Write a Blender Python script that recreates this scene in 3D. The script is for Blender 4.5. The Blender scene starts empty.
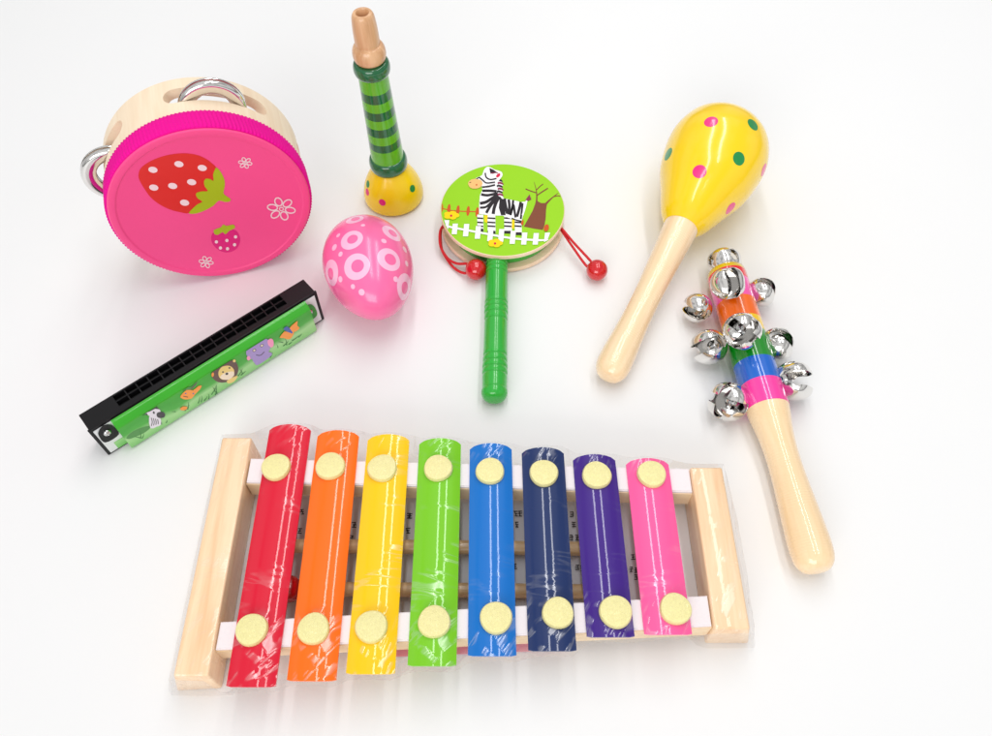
import bpy, bmesh, math, random
from mathutils import Vector, Matrix, noise
from mathutils.geometry import tessellate_polygon
from mathutils.bvhtree import BVHTree

random.seed(7)
S = bpy.context.scene
COL = S.collection
PI = math.pi
R = math.radians

# ------------------------------------------------------------------ camera geometry (metres)
FPX, CX, CY, CAMH = 810.0, 496.0, 368.0, 0.35
PITCH = math.atan2(1238.0, FPX)
CAM = Vector((0, -CAMH / math.tan(PITCH), CAMH))
FW = Vector((0, math.cos(PITCH), -math.sin(PITCH)))
RT = Vector((1, 0, 0))
UP = RT.cross(FW)


def ray(px, py):
    return (FW * FPX + RT * (px - CX) - UP * (py - CY)).normalized()


def at(px, py, z=0.0):
    """The point of the table scene, z metres above the table, seen at a spot of the photo."""
    d = ray(px, py)
    return CAM + d * ((z - CAM.z) / d.z)


def on_plane(px, py, o, n):
    d = ray(px, py)
    return CAM + d * ((o - CAM).dot(n) / d.dot(n))


def seen(p):
    q = p - CAM
    w = q.dot(FW)
    return CX + FPX * q.dot(RT) / w, CY - FPX * q.dot(UP) / w


# ------------------------------------------------------------------ materials
def lin(c):
    return tuple(((v / 255) / 12.92 if v / 255 <= .04045 else (((v / 255) + .055) / 1.055) ** 2.4) for v in c) + (1.0,)


def nd(nt, kind, **kw):
    n = nt.nodes.new(kind)
    for k, v in kw.items():
        if k.startswith('i_'):
            n.inputs[k[2:].replace('_', ' ')].default_value = v
        else:
            setattr(n, k, v)
    return n


def mat(name, rgb, rough=.35, metal=0.0, coat=0.0, vary=.06, scale=60, bump=0.0, bscale=300, stretch=None, spec=.5, crough=.06):
    m = bpy.data.materials.new(name)
    m.use_nodes = True
    nt = m.node_tree
    b = nt.nodes['Principled BSDF']
    b.inputs['Roughness'].default_value = rough
    b.inputs['Metallic'].default_value = metal
    b.inputs['Coat Weight'].default_value = coat
    b.inputs['Coat Roughness'].default_value = crough
    b.inputs['Specular IOR Level'].default_value = spec
    base = lin(rgb)
    tc = nd(nt, 'ShaderNodeTexCoord')
    mp = nd(nt, 'ShaderNodeMapping')
    nt.links.new(tc.outputs['Object'], mp.inputs[0])
    if stretch:
        mp.inputs['Scale'].default_value = stretch
    no = nd(nt, 'ShaderNodeTexNoise')
    no.inputs['Scale'].default_value = scale
    no.inputs['Detail'].default_value = 5
    nt.links.new(mp.outputs[0], no.inputs[0])
    mx = nd(nt, 'ShaderNodeMix', data_type='RGBA')
    mx.inputs[6].default_value = tuple(min(1, c * (1 - vary)) for c in base[:3]) + (1,)
    mx.inputs[7].default_value = tuple(min(1, c * (1 + vary)) for c in base[:3]) + (1,)
    nt.links.new(no.outputs['Fac'], mx.inputs[0])
    nt.links.new(mx.outputs[2], b.inputs['Base Color'])
    if bump:
        n2 = nd(nt, 'ShaderNodeTexNoise')
        n2.inputs['Scale'].default_value = bscale
        n2.inputs['Detail'].default_value = 3
        nt.links.new(mp.outputs[0], n2.inputs[0])
        bp = nd(nt, 'ShaderNodeBump')
        bp.inputs['Strength'].default_value = bump
        bp.inputs['Distance'].default_value = .0004
        nt.links.new(n2.outputs['Fac'], bp.inputs['Height'])
        nt.links.new(bp.outputs[0], b.inputs['Normal'])
        if coat:
            nt.links.new(bp.outputs[0], b.inputs['Coat Normal'])
    return m


def wood(name, light, dark, axis='y', rough=.42, coat=.25, ring=900, rings_bump=0.0):
    """Pale turned or planed wood, grain along one axis; rings_bump adds fine lathe grooves across it."""
    m = bpy.data.materials.new(name)
    m.use_nodes = True
    nt = m.node_tree
    b = nt.nodes['Principled BSDF']
    b.inputs['Roughness'].default_value = rough
    b.inputs['Coat Weight'].default_value = coat
    b.inputs['Coat Roughness'].default_value = .06
    tc = nd(nt, 'ShaderNodeTexCoord')
    mp = nd(nt, 'ShaderNodeMapping')
    sc = {'x': (7, 90, 90), 'y': (90, 7, 90), 'z': (90, 90, 7)}[axis]
    mp.inputs['Scale'].default_value = sc
    nt.links.new(tc.outputs['Object'], mp.inputs[0])
    n1 = nd(nt, 'ShaderNodeTexNoise')
    n1.inputs['Scale'].default_value = 1.6
    n1.inputs['Detail'].default_value = 6
    n1.inputs['Distortion'].default_value = .8
    nt.links.new(mp.outputs[0], n1.inputs[0])
    n2 = nd(nt, 'ShaderNodeTexNoise')
    n2.inputs['Scale'].default_value = 9
    n2.inputs['Detail'].default_value = 3
    nt.links.new(mp.outputs[0], n2.inputs[0])
    ad = nd(nt, 'ShaderNodeMath', operation='MULTIPLY_ADD')
    ad.inputs[1].default_value = .35
    nt.links.new(n2.outputs['Fac'], ad.inputs[0])
    nt.links.new(n1.outputs['Fac'], ad.inputs[2])
    rp = nd(nt, 'ShaderNodeValToRGB')
    rp.color_ramp.elements[0].position = .45
    rp.color_ramp.elements[0].color = lin(dark)
    rp.color_ramp.elements[1].position = .82
    rp.color_ramp.elements[1].color = lin(light)
    nt.links.new(ad.outputs[0], rp.inputs[0])
    nt.links.new(rp.outputs[0], b.inputs['Base Color'])
    bp = nd(nt, 'ShaderNodeBump')
    bp.inputs['Strength'].default_value = .12
    bp.inputs['Distance'].default_value = .0002
    nt.links.new(n2.outputs['Fac'], bp.inputs['Height'])
    last = bp
    if rings_bump:
        sx = nd(nt, 'ShaderNodeSeparateXYZ')
        nt.links.new(tc.outputs['Object'], sx.inputs[0])
        ml = nd(nt, 'ShaderNodeMath', operation='MULTIPLY')
        ml.inputs[1].default_value = ring * 2 * PI
        nt.links.new(sx.outputs[axis.upper()], ml.inputs[0])
        sn = nd(nt, 'ShaderNodeMath', operation='SINE')
        nt.links.new(ml.outputs[0], sn.inputs[0])
        b2 = nd(nt, 'ShaderNodeBump')
        b2.inputs['Strength'].default_value = rings_bump
        b2.inputs['Distance'].default_value = .0002
        nt.links.new(sn.outputs[0], b2.inputs['Height'])
        nt.links.new(bp.outputs[0], b2.inputs['Normal'])
        nt.links.new(b2.outputs[0], b.inputs['Coat Normal'])
    nt.links.new(last.outputs[0], b.inputs['Normal'])
    return m


def key_paint(name, rgb, amount, mid):
    """Enamelled metal under tightly shrunk clear film: the film is the wrinkled coat."""
    m = bpy.data.materials.new(name)
    m.use_nodes = True
    b = m.node_tree.nodes['Principled BSDF']
    b.inputs['Base Color'].default_value = lin(rgb)
    b.inputs['Roughness'].default_value = .32
    b.inputs['Specular IOR Level'].default_value = .12
    film_coat(m.node_tree, b, amount, mid)
    return m


def film_coat(nt, b, amount, mid, weight=.85, ends=((0, 1), (.17, .95), (.27, .12), (.30, 0), (.86, 0), (1, .7))):
    """Clear film drawn tight over a surface: a smooth coat with sparse wrinkles, most of them towards the ends."""
    L = nt.links.new
    b.inputs['Coat Weight'].default_value = weight
    b.inputs['Coat Roughness'].default_value = .04
    b.inputs['Coat IOR'].default_value = 1.5
    tc = nd(nt, 'ShaderNodeTexCoord')
    sg = nd(nt, 'ShaderNodeSeparateXYZ')
    L(tc.outputs['Generated'], sg.inputs[0])

    def streak(rot, scale, w, seed):
        mp = nd(nt, 'ShaderNodeMapping', vector_type='TEXTURE')
        mp.inputs['Rotation'].default_value = (0, 0, R(rot))
        mp.inputs['Location'].default_value = (seed * .011, seed * .007, 0)
        mp.inputs['Scale'].default_value = tuple(1 / q for q in scale)
        L(tc.outputs['Object'], mp.inputs[0])
        n = nd(nt, 'ShaderNodeTexNoise')
        n.inputs['Scale'].default_value = 1.0
        n.inputs['Detail'].default_value = 2.0
        n.inputs['Distortion'].default_value = .6
        L(mp.outputs[0], n.inputs[0])
        a = nd(nt, 'ShaderNodeMath', operation='SUBTRACT')
        a.inputs[1].default_value = .5
        L(n.outputs['Fac'], a.inputs[0])
        c = nd(nt, 'ShaderNodeMath', operation='ABSOLUTE')
        L(a.outputs[0], c.inputs[0])
        mr = nd(nt, 'ShaderNodeMapRange', interpolation_type='SMOOTHSTEP')
        mr.inputs['From Min'].default_value = 0
        mr.inputs['From Max'].default_value = w
        mr.inputs['To Min'].default_value = 1
        mr.inputs['To Max'].default_value = 0
        L(c.outputs[0], mr.inputs[0])
        return mr

    def mul(a, c):
        q = nd(nt, 'ShaderNodeMath', operation='MULTIPLY')
        L(a.outputs[0], q.inputs[0])
        if isinstance(c, (int, float)):
            q.inputs[1].default_value = c
        else:
            L(c.outputs[0], q.inputs[1])
        return q

    def add(a, c):
        q = nd(nt, 'ShaderNodeMath', operation='ADD')
        L(a.outputs[0], q.inputs[0])
        L(c.outputs[0], q.inputs[1])
        return q

    def ramp_y(pts):
        rp = nd(nt, 'ShaderNodeValToRGB')
        el = rp.color_ramp.elements
        while len(el) < len(pts):
            el.new(.5)
        for e, (p, v) in zip(el, pts):
            e.position = p
            e.color = (v, v, v, 1)
        L(sg.outputs['Y'], rp.inputs[0])
        return rp
    near = ramp_y(list(ends))
    body = ramp_y([(.1, 0), (.28, mid), (.6, mid), (.78, mid * .35), (.95, mid * .6)])
    patch = nd(nt, 'ShaderNodeTexNoise')
    patch.inputs['Scale'].default_value = 55
    L(tc.outputs['Object'], patch.inputs[0])
    pr = nd(nt, 'ShaderNodeMapRange', interpolation_type='SMOOTHSTEP')
    pr.inputs['From Min'].default_value = .45
    pr.inputs['From Max'].default_value = .62
    L(patch.outputs['Fac'], pr.inputs[0])
    gap = nd(nt, 'ShaderNodeTexNoise')
    gap.inputs['Scale'].default_value = 210
    gap.inputs['Detail'].default_value = 0
    L(tc.outputs['Object'], gap.inputs[0])
    gr = nd(nt, 'ShaderNodeMapRange', interpolation_type='SMOOTHSTEP')
    gr.inputs['From Min'].default_value = .42
    gr.inputs['From Max'].default_value = .60
    L(gap.outputs['Fac'], gr.inputs[0])
    turn = (amount * 7919 % 1) * 50 - 25
    s1 = mul(mul(streak(-32 + turn * .5, (210, 30, 20), .10, 3.1 + turn), near), gr)
    s3 = mul(mul(streak(84 + turn * .3, (230, 34, 20), .09, 5.2 + turn), body), pr)
    h = add(s1, s3)
    bp = nd(nt, 'ShaderNodeBump')
    bp.inputs['Strength'].default_value = amount
    bp.inputs['Distance'].default_value = .00022
    L(h.outputs[0], bp.inputs['Height'])
    L(bp.outputs[0], b.inputs['Coat Normal'])
    for sock, lo, hi in (('Coat Roughness', .035, .30), ('Coat IOR', 1.5, 2.9)):
        mr = nd(nt, 'ShaderNodeMapRange')
        mr.inputs['From Min'].default_value = .12
        mr.inputs['From Max'].default_value = .75
        mr.inputs['To Min'].default_value = lo
        mr.inputs['To Max'].default_value = hi
        L(h.outputs[0], mr.inputs[0])
        L(mr.outputs[0], b.inputs[sock])


def film_mat():
    m = bpy.data.materials.new('clear_shrink_film')
    m.use_nodes = True
    nt = m.node_tree
    nt.nodes.clear()
    L = nt.links.new
    out = nd(nt, 'ShaderNodeOutputMaterial')
    tr = nd(nt, 'ShaderNodeBsdfTransparent')
    tr.inputs[0].default_value = (.982, .982, .984, 1)
    gl = nd(nt, 'ShaderNodeBsdfGlossy')
    gl.inputs['Roughness'].default_value = .06
    df = nd(nt, 'ShaderNodeBsdfTranslucent')
    df.inputs[0].default_value = (.95, .95, .95, 1)
    tc = nd(nt, 'ShaderNodeTexCoord')
    mp = nd(nt, 'ShaderNodeMapping')
    mp.inputs['Scale'].default_value = (110, 110, 45)
    L(tc.outputs['Object'], mp.inputs[0])
    no = nd(nt, 'ShaderNodeTexNoise')
    no.inputs['Scale'].default_value = 1.5
    no.inputs['Detail'].default_value = 3
    no.inputs['Distortion'].default_value = 1.2
    L(mp.outputs[0], no.inputs[0])
    bp = nd(nt, 'ShaderNodeBump')
    bp.inputs['Strength'].default_value = .6
    bp.inputs['Distance'].default_value = .002
    L(no.outputs['Fac'], bp.inputs['Height'])
    L(bp.outputs[0], gl.inputs['Normal'])
    fr = nd(nt, 'ShaderNodeFresnel')
    fr.inputs['IOR'].default_value = 1.22
    L(bp.outputs[0], fr.inputs['Normal'])
    mx = nd(nt, 'ShaderNodeMixShader')
    lim = nd(nt, 'ShaderNodeMath', operation='MINIMUM')
    lim.inputs[1].default_value = .22
    L(fr.outputs[0], lim.inputs[0])
    L(lim.outputs[0], mx.inputs[0])
    L(tr.outputs[0], mx.inputs[1])
    L(gl.outputs[0], mx.inputs[2])
    m2 = nd(nt, 'ShaderNodeMixShader')
    m2.inputs[0].default_value = .07
    L(mx.outputs[0], m2.inputs[1])
    L(df.outputs[0], m2.inputs[2])
    L(m2.outputs[0], out.inputs['Surface'])
    return m


# ------------------------------------------------------------------ mesh helpers
def thing(name, label, cat, loc, group=None):
    o = bpy.data.objects.new(name, None)
    COL.objects.link(o)
    o.location = loc
    o.empty_display_size = .01
    o['label'] = label
    o['category'] = cat
    if group:
        o['group'] = group
    return o


def finish(name, me, mats, parent, frame, label, smooth, angle):
    for m in (mats if isinstance(mats, (list, tuple)) else [mats]):
        me.materials.append(m)
    if smooth:
        me.shade_smooth()
        me.set_sharp_from_angle(angle=R(angle))
    o = bpy.data.objects.new(name, me)
    COL.objects.link(o)
    M = frame or Matrix.Identity(4)
    if parent is not None:
        o.parent = parent
        M = pworld(parent).inverted() @ M
    o.matrix_local = M
    if label:
        o['label'] = label
    return o


def pworld(o):
    M = o.matrix_basis.copy()
    while o.parent is not None:
        o = o.parent
        M = o.matrix_basis @ M
    return M


def part(name, bm, mats, parent=None, frame=None, label=None, smooth=True, angle=38, recalc=True):
    me = bpy.data.meshes.new(name)
    if recalc:
        bmesh.ops.recalc_face_normals(bm, faces=bm.faces)
    bm.to_mesh(me)
    bm.free()
    return finish(name, me, mats, parent, frame, label, smooth, angle)


def carve(bm, cutters):
    """bm minus each cutter mesh, as a new mesh datablock."""
    bmesh.ops.recalc_face_normals(bm, faces=bm.faces)
    me = bpy.data.meshes.new('carve')
    bm.to_mesh(me)
    bm.free()
    o = bpy.data.objects.new('carve', me)
    COL.objects.link(o)
    tmp = [o]
    for c in cutters:
        bmesh.ops.recalc_face_normals(c, faces=c.faces)
        cm = bpy.data.meshes.new('cutter')
        c.to_mesh(cm)
        c.free()
        co = bpy.data.objects.new('cutter', cm)
        COL.objects.link(co)
        tmp.append(co)
        md = o.modifiers.new('cut', 'BOOLEAN')
        md.object = co
        md.operation = 'DIFFERENCE'
        md.solver = 'EXACT'
    dg = bpy.context.evaluated_depsgraph_get()
    res = bpy.data.meshes.new_from_object(o.evaluated_get(dg))
    for t in tmp:
        bpy.data.objects.remove(t)
    res.materials.clear()
    return res


def frame_from(origin, z, x=None):
    z = Vector(z).normalized()
    x = Vector(x) if x is not None else Vector((1, 0, 0))
    x = (x - z * x.dot(z))
    if x.length < 1e-5:
        x = Vector((0, 1, 0)) - z * z.y
    x.normalize()
    y = z.cross(x)
    M = Matrix((x, y, z)).transposed().to_4x4()
    M.translation = origin
    return M


def crom(pts, n=6, closed=False):
    out = []
    N = len(pts)
    for i in range(N if closed else N - 1):
        if closed:
            p = [pts[(i + k - 1) % N] for k in range(4)]
        else:
            p = [pts[max(0, min(N - 1, i + k - 1))] for k in range(4)]
        for s in range(n):
            t = s / n
            out.append(tuple(.5 * (2 * b + (c - a) * t + (2 * a - 5 * b + 4 * c - d) * t * t + (3 * b - a - 3 * c + d) * t ** 3)
                             for a, b, c, d in zip(*p)))
    if not closed:
        out.append(tuple(pts[-1]))
    return out


def lathe(bm, prof, seg=64, matf=None, M=None, wob=None):
    rings = []
    for r, z in prof:
        if r < 1e-7:
            v = bm.verts.new((0, 0, z))
            rings.append([v])
        else:
            rg = []
            for k in range(seg):
                a = 2 * PI * k / seg
                rr = r + (wob(a, z) if wob else 0)
                rg.append(bm.verts.new((rr * math.cos(a), rr * math.sin(a), z)))
            rings.append(rg)
    new = []
    for i in range(len(rings) - 1):
        a, b = rings[i], rings[i + 1]
        zm = (prof[i][1] + prof[i + 1][1]) / 2
        mi = matf(zm, (prof[i][0] + prof[i + 1][0]) / 2) if matf else 0
        for k in range(seg):
            k2 = (k + 1) % seg
            if len(a) == 1 and len(b) == 1:
                continue
            if len(a) == 1:
                f = bm.faces.new((a[0], b[k2], b[k]))
            elif len(b) == 1:
                f = bm.faces.new((a[k], a[k2], b[0]))
            else:
                f = bm.faces.new((a[k], a[k2], b[k2], b[k]))
            f.material_index = mi
    if M is not None:
        vs = [v for rg in rings for v in rg]
        bmesh.ops.transform(bm, matrix=M, verts=vs)
    return rings


def fine(prof, step=.00018):
    out = []
    for (r0, z0), (r1, z1) in zip(prof, prof[1:]):
        n = max(1, int(abs(z1 - z0) / step))
        out += [(r0 + (r1 - r0) * k / n, z0 + (z1 - z0) * k / n) for k in range(n)]
    return out + [prof[-1]]


def turned(a, z):
    """shallow grooves left by the lathe, a little uneven"""
    return 4.2e-5 * math.sin(2 * PI * z / .00128 + 1.3 * math.sin(z * 160)) * (.6 + .4 * math.sin(z * 300 + 1))


def box(bm, x0, x1, y0, y1, z0, z1, bev=0.0, M=None, mi=0, segs=2):
    r = bmesh.ops.create_cube(bm, size=1)
    vs = r['verts']
    for v in vs:
        v.co = Vector(((x0 + x1) / 2 + v.co.x * (x1 - x0), (y0 + y1) / 2 + v.co.y * (y1 - y0), (z0 + z1) / 2 + v.co.z * (z1 - z0)))
    fs = {f for v in vs for f in v.link_faces}
    for f in fs:
        f.material_index = mi
    if bev:
        es = {e for v in vs for e in v.link_edges}
        rr = bmesh.ops.bevel(bm, geom=list(es), offset=bev, segments=segs, affect='EDGES', profile=.5)
        vs = list({v for f in rr['faces'] for v in f.verts} | {v for v in vs if v.is_valid})
        for f in {f for v in vs for f in v.link_faces}:
            f.material_index = mi
    if M is not None:
        bmesh.ops.transform(bm, matrix=M, verts=[v for v in vs if v.is_valid])
    return vs


def tube(bm, pts, r, seg=10, caps=True, mi=0):
    pts = [Vector(p) for p in pts]
    rings = []
    up = Vector((0, 0, 1))
    for i, p in enumerate(pts):
        t = (pts[min(i + 1, len(pts) - 1)] - pts[max(i - 1, 0)]).normalized()
        s = t.cross(up)
        if s.length < 1e-4:
            s = t.cross(Vector((0, 1, 0)))
        s.normalize()
        u = s.cross(t)
        rr = r(i / (len(pts) - 1)) if callable(r) else r
        rings.append([bm.verts.new(p + (s * math.cos(2 * PI * k / seg) + u * math.sin(2 * PI * k / seg)) * rr) for k in range(seg)])
    for a, b in zip(rings, rings[1:]):
        for k in range(seg):
            f = bm.faces.new((a[k], a[(k + 1) % seg], b[(k + 1) % seg], b[k]))
            f.material_index = mi
    if caps:
        bm.faces.new(rings[0][::-1]).material_index = mi
        bm.faces.new(rings[-1]).material_index = mi


def ball(bm, c, r, useg=28, vseg=18, mi=0):
    res = bmesh.ops.create_uvsphere(bm, u_segments=useg, v_segments=vseg, radius=r)
    bmesh.ops.translate(bm, vec=Vector(c), verts=res['verts'])
    for f in {f for v in res['verts'] for f in v.link_faces}:
        f.material_index = mi


# printed artwork: thin ink layers lying on a face; fn(x, y, lift) -> local point
class Ink:
    def __init__(self, bm, fn, step=.00005):
        self.bm, self.fn, self.step, self.n = bm, fn, step, 0

    def poly(self, pts, mi, smooth=0, layer=None):
        if smooth:
            pts = crom(pts, smooth, True)
        self.n += 1
        lift = self.step * (layer if layer is not None else self.n)
        vs = [self.bm.verts.new(self.fn(p[0], p[1], lift)) for p in pts]
        for t in tessellate_polygon([[Vector((p[0], p[1], 0)) for p in pts]]):
            try:
                f = self.bm.faces.new([vs[i] for i in t])
                f.material_index = mi
            except ValueError:
                pass

    def ell(self, x, y, rx, ry, mi, rot=0, n=26, layer=None):
        c, s = math.cos(R(rot)), math.sin(R(rot))
        self.poly([(x + rx * math.cos(2 * PI * k / n) * c - ry * math.sin(2 * PI * k / n) * s,
                    y + rx * math.cos(2 * PI * k / n) * s + ry * math.sin(2 * PI * k / n) * c) for k in range(n)], mi, layer=layer)

    def line(self, pts, w, mi, smooth=0, layer=None, taper=False, closed=False):
        if smooth:
            pts = crom(pts, smooth, closed)
        if closed:
            pts = list(pts) + [pts[0]]
        self.n += 1
        lift = self.step * (layer if layer is not None else self.n)
        L, Rr = [], []
        N = len(pts)
        for i, p in enumerate(pts):
            if closed:
                a, b = pts[(i - 1) if i else N - 2], pts[(i + 1) if i < N - 1 else 1]
            else:
                a, b = pts[max(0, i - 1)], pts[min(N - 1, i + 1)]
            dx, dy = b[0] - a[0], b[1] - a[1]
            d = math.hypot(dx, dy) or 1
            ww = w / 2 * ((1 - i / (N - 1)) * .85 + .15 if taper else 1)
            L.append(self.bm.verts.new(self.fn(p[0] - dy / d * ww, p[1] + dx / d * ww, lift)))
            Rr.append(self.bm.verts.new(self.fn(p[0] + dy / d * ww, p[1] - dx / d * ww, lift)))
        for i in range(N - 1):
            f = self.bm.faces.new((L[i], L[i + 1], Rr[i + 1], Rr[i]))
            f.material_index = mi


def face_towards(bm, first, nrm):
    """Turn the ink faces (those from index first on) so that they face along nrm."""
    bm.faces.ensure_lookup_table()
    bm.normal_update()
    for f in bm.faces[first:]:
        if f.normal.dot(nrm) < 0:
            f.normal_flip()


def spot(bm, bvh, c, n, r0, r1, mi, lift=.00006, seg=40, rot=0, sx=1.0, hole=(0, 0)):
    """A printed spot (r0 = 0) or ring that follows the curved surface in bvh."""
    n = n.normalized()
    x = n.orthogonal().normalized()
    y = n.cross(x)
    radial = 5
    rows = []
    for i in range(radial + 1):
        q = i / radial
        row = []
        for k in range(seg):
            a = 2 * PI * k / seg
            ix, iy = r0 * math.cos(a) + hole[0], r0 * math.sin(a) + hole[1]
            ox, oy = r1 * math.cos(a) * sx, r1 * math.sin(a)
            ux, uy = ix + (ox - ix) * q, iy + (oy - iy) * q
            cr, sr = math.cos(rot), math.sin(rot)
            ux, uy = ux * cr - uy * sr, ux * sr + uy * cr
            p = c + x * ux + y * uy
            h = bvh.ray_cast(p + n * .01, -n)
            if h[0] is None:
                h = bvh.find_nearest(p)
            row.append(bm.verts.new(h[0] + h[1] * lift))
        rows.append(row)
    for a, b in zip(rows, rows[1:]):
        for k in range(seg):
            k2 = (k + 1) % seg
            if r0 == 0 and a is rows[0]:
                f = bm.faces.new((a[0], b[k], b[k2])) if k == 0 or True else None
            else:
                f = bm.faces.new((a[k], b[k], b[k2], a[k2]))
            f.material_index = mi
            f.smooth = True


def pick(bvh, Minv, px, py):
    d = ray(px, py)
    o = Minv @ CAM
    d = (Minv.to_3x3() @ d).normalized()
    h = bvh.ray_cast(o, d)
    return h[0], h[1]


# ------------------------------------------------------------------ the white table
M_table = mat('white_paper_sheet', (238, 238, 238), rough=.55, vary=.012, scale=9, bump=.03, bscale=900, spec=.3)
bm = bmesh.new()
bmesh.ops.create_grid(bm, x_segments=8, y_segments=8, size=4)
tb = part('table_surface', bm, M_table, smooth=False)
tb['kind'] = 'structure'

M_wood = wood('pale_planed_wood', (254, 222, 182), (240, 196, 150), 'y')
film_coat(M_wood.node_tree, M_wood.node_tree.nodes['Principled BSDF'], .2, .4, .5, ((0, 1), (.2, .9), (.35, .35), (.5, .45), (.8, .4), (1, .9)))
M_woodx = wood('pale_planed_wood_bar', (250, 224, 186), (238, 206, 162), 'x')
M_chrome = mat('polished_chrome', (232, 230, 227), rough=.085, metal=1.0, vary=.01)
M_steel = mat('nickel_steel', (205, 205, 205), rough=.12, metal=1.0, vary=.02)
M_inner = mat('shaded_bell_inside', (58, 52, 48), rough=.4, metal=1.0, vary=.1)  # metal darkened in colour for the shade inside the bells
M_dark = mat('dark_hollow', (32, 26, 24), rough=.6)
M_white_ink = mat('white_ink', (250, 244, 246), rough=.4, vary=.01)

# ------------------------------------------------------------------ XYLOPHONE
XO = Vector((-.012, -.105, 0))
xy = thing('xylophone', 'wooden toy xylophone with eight rainbow metal keys, wrapped in clear film', 'xylophone', XO)
TOPZ = .020


def block(name, top, bot, label):
    """Four top corners and four table corners of an end block, rounded edges."""
    bm = bmesh.new()
    t = [bm.verts.new(Vector((x, y, TOPZ))) for x, y in top]
    b = [bm.verts.new(Vector((x, y, .0003))) for x, y in bot]
    bm.faces.new(t)
    bm.faces.new(b[::-1])
    for i in range(4):
        bm.faces.new((b[i], b[(i + 1) % 4], t[(i + 1) % 4], t[i]))
    bmesh.ops.bevel(bm, geom=bm.edges[:], offset=.0009, segments=3, affect='EDGES', profile=.5)
    bmesh.ops.translate(bm, vec=-XO, verts=bm.verts)
    return part(name, bm, M_wood, xy, Matrix.Translation(XO), label)


block('end_block', [(-.1262, -.0513), (-.1126, -.0513), (-.1122, -.1566), (-.1258, -.1566)],
      [(-.1300, -.0513), (-.1126, -.0513), (-.1122, -.1572), (-.1306, -.1582)], 'longer end block')
block('end_block', [(.0875, -.0665), (.1018, -.0665), (.1022, -.1385), (.0880, -.1385)],
      [(.0875, -.0665), (.1060, -.0665), (.1066, -.1392), (.0880, -.1392)], 'shorter end block')
M_felt = mat('white_felt', (240, 232, 234), rough=.9, vary=.02, bump=.3, bscale=1800, spec=.1)


def crossbar(ya0, ya1, yb0, yb1):
    """from the left block (y between ya0 and ya1) to the right one."""
    xl, xr = -.1122, .0877
    bm = bmesh.new()
    q = [(xl, ya0), (xr, yb0), (xr, yb1), (xl, ya1)]
    t = [bm.verts.new((x, y, .0168)) for x, y in q]
    b = [bm.verts.new((x, y, .0060)) for x, y in q]
    bm.faces.new(t)
    bm.faces.new(b[::-1])
    for i in range(4):
        bm.faces.new((b[i], b[(i + 1) % 4], t[(i + 1) % 4], t[i]))
    bmesh.ops.translate(bm, vec=-XO, verts=bm.verts)
    bar = part('crossbar', bm, M_woodx, xy, Matrix.Translation(XO), smooth=False)
    bm = bmesh.new()
    q = [(xl + .0004, ya0 + .0004), (xr - .0004, yb0 + .0004), (xr - .0004, yb1 - .0003), (xl + .0004, ya1 - .0003)]
    t = [bm.verts.new((x, y, .0186)) for x, y in q]
    b = [bm.verts.new((x, y, .01685)) for x, y in q]
    bm.faces.new(t)
    bm.faces.new(b[::-1])
    for i in range(4):
        bm.faces.new((b[i], b[(i + 1) % 4], t[(i + 1) % 4], t[i]))
    bmesh.ops.bevel(bm, geom=[e for e in bm.edges if all(v.co.z > .018 for v in e.verts)], offset=.0005, segments=2, affect='EDGES')
    bmesh.ops.translate(bm, vec=-XO, verts=bm.verts)
    part('felt_strip', bm, M_felt, bar, Matrix.Translation(XO))


crossbar(-.0735, -.0610, -.0783, -.0662)
crossbar(-.1466, -.1350, -.1372, -.1242)

M_cap = mat('pale_yellow_glitter_cap', (246, 232, 162), rough=.38, vary=.16, scale=1400, bump=.8, bscale=2200, coat=.5)
keys = [
    ('red', (222, 14, 50), (288, 424), (251, 690), (275.5, 466), (251, 629), .752, .5),
    ('orange', (255, 112, 0), (333.5, 430), (313.5, 684), (330, 465), (313, 628), .713, .08),
    ('yellow', (255, 204, 0), (385.5, 434), (369.5, 677), (382, 467), (371, 626), .804, 1.0),
    ('light green', (122, 202, 28), (437.5, 438), (432.5, 669), (438, 467), (434, 621), .827, .9),
    ('bright blue', (0, 112, 200), (487, 443), (494.5, 659), (490, 470), (496, 617), .735, .3),
    ('navy blue', (22, 46, 98), (539, 447), (556.5, 654), (544, 472), (558, 612), .748, .45),
    ('purple', (62, 26, 132), (589, 454), (616.5, 640), (597, 474), (616, 611), .769, .3),
    ('pink', (255, 94, 160), (645, 458), (671.5, 637.5), (652, 473), (676, 608), .781, .45),
]
KW, KRISE, KTH = .0192, .0025, .0010
KR = (KW * KW / 4 + KRISE * KRISE) / (2 * KRISE)
key_ends = []
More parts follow.
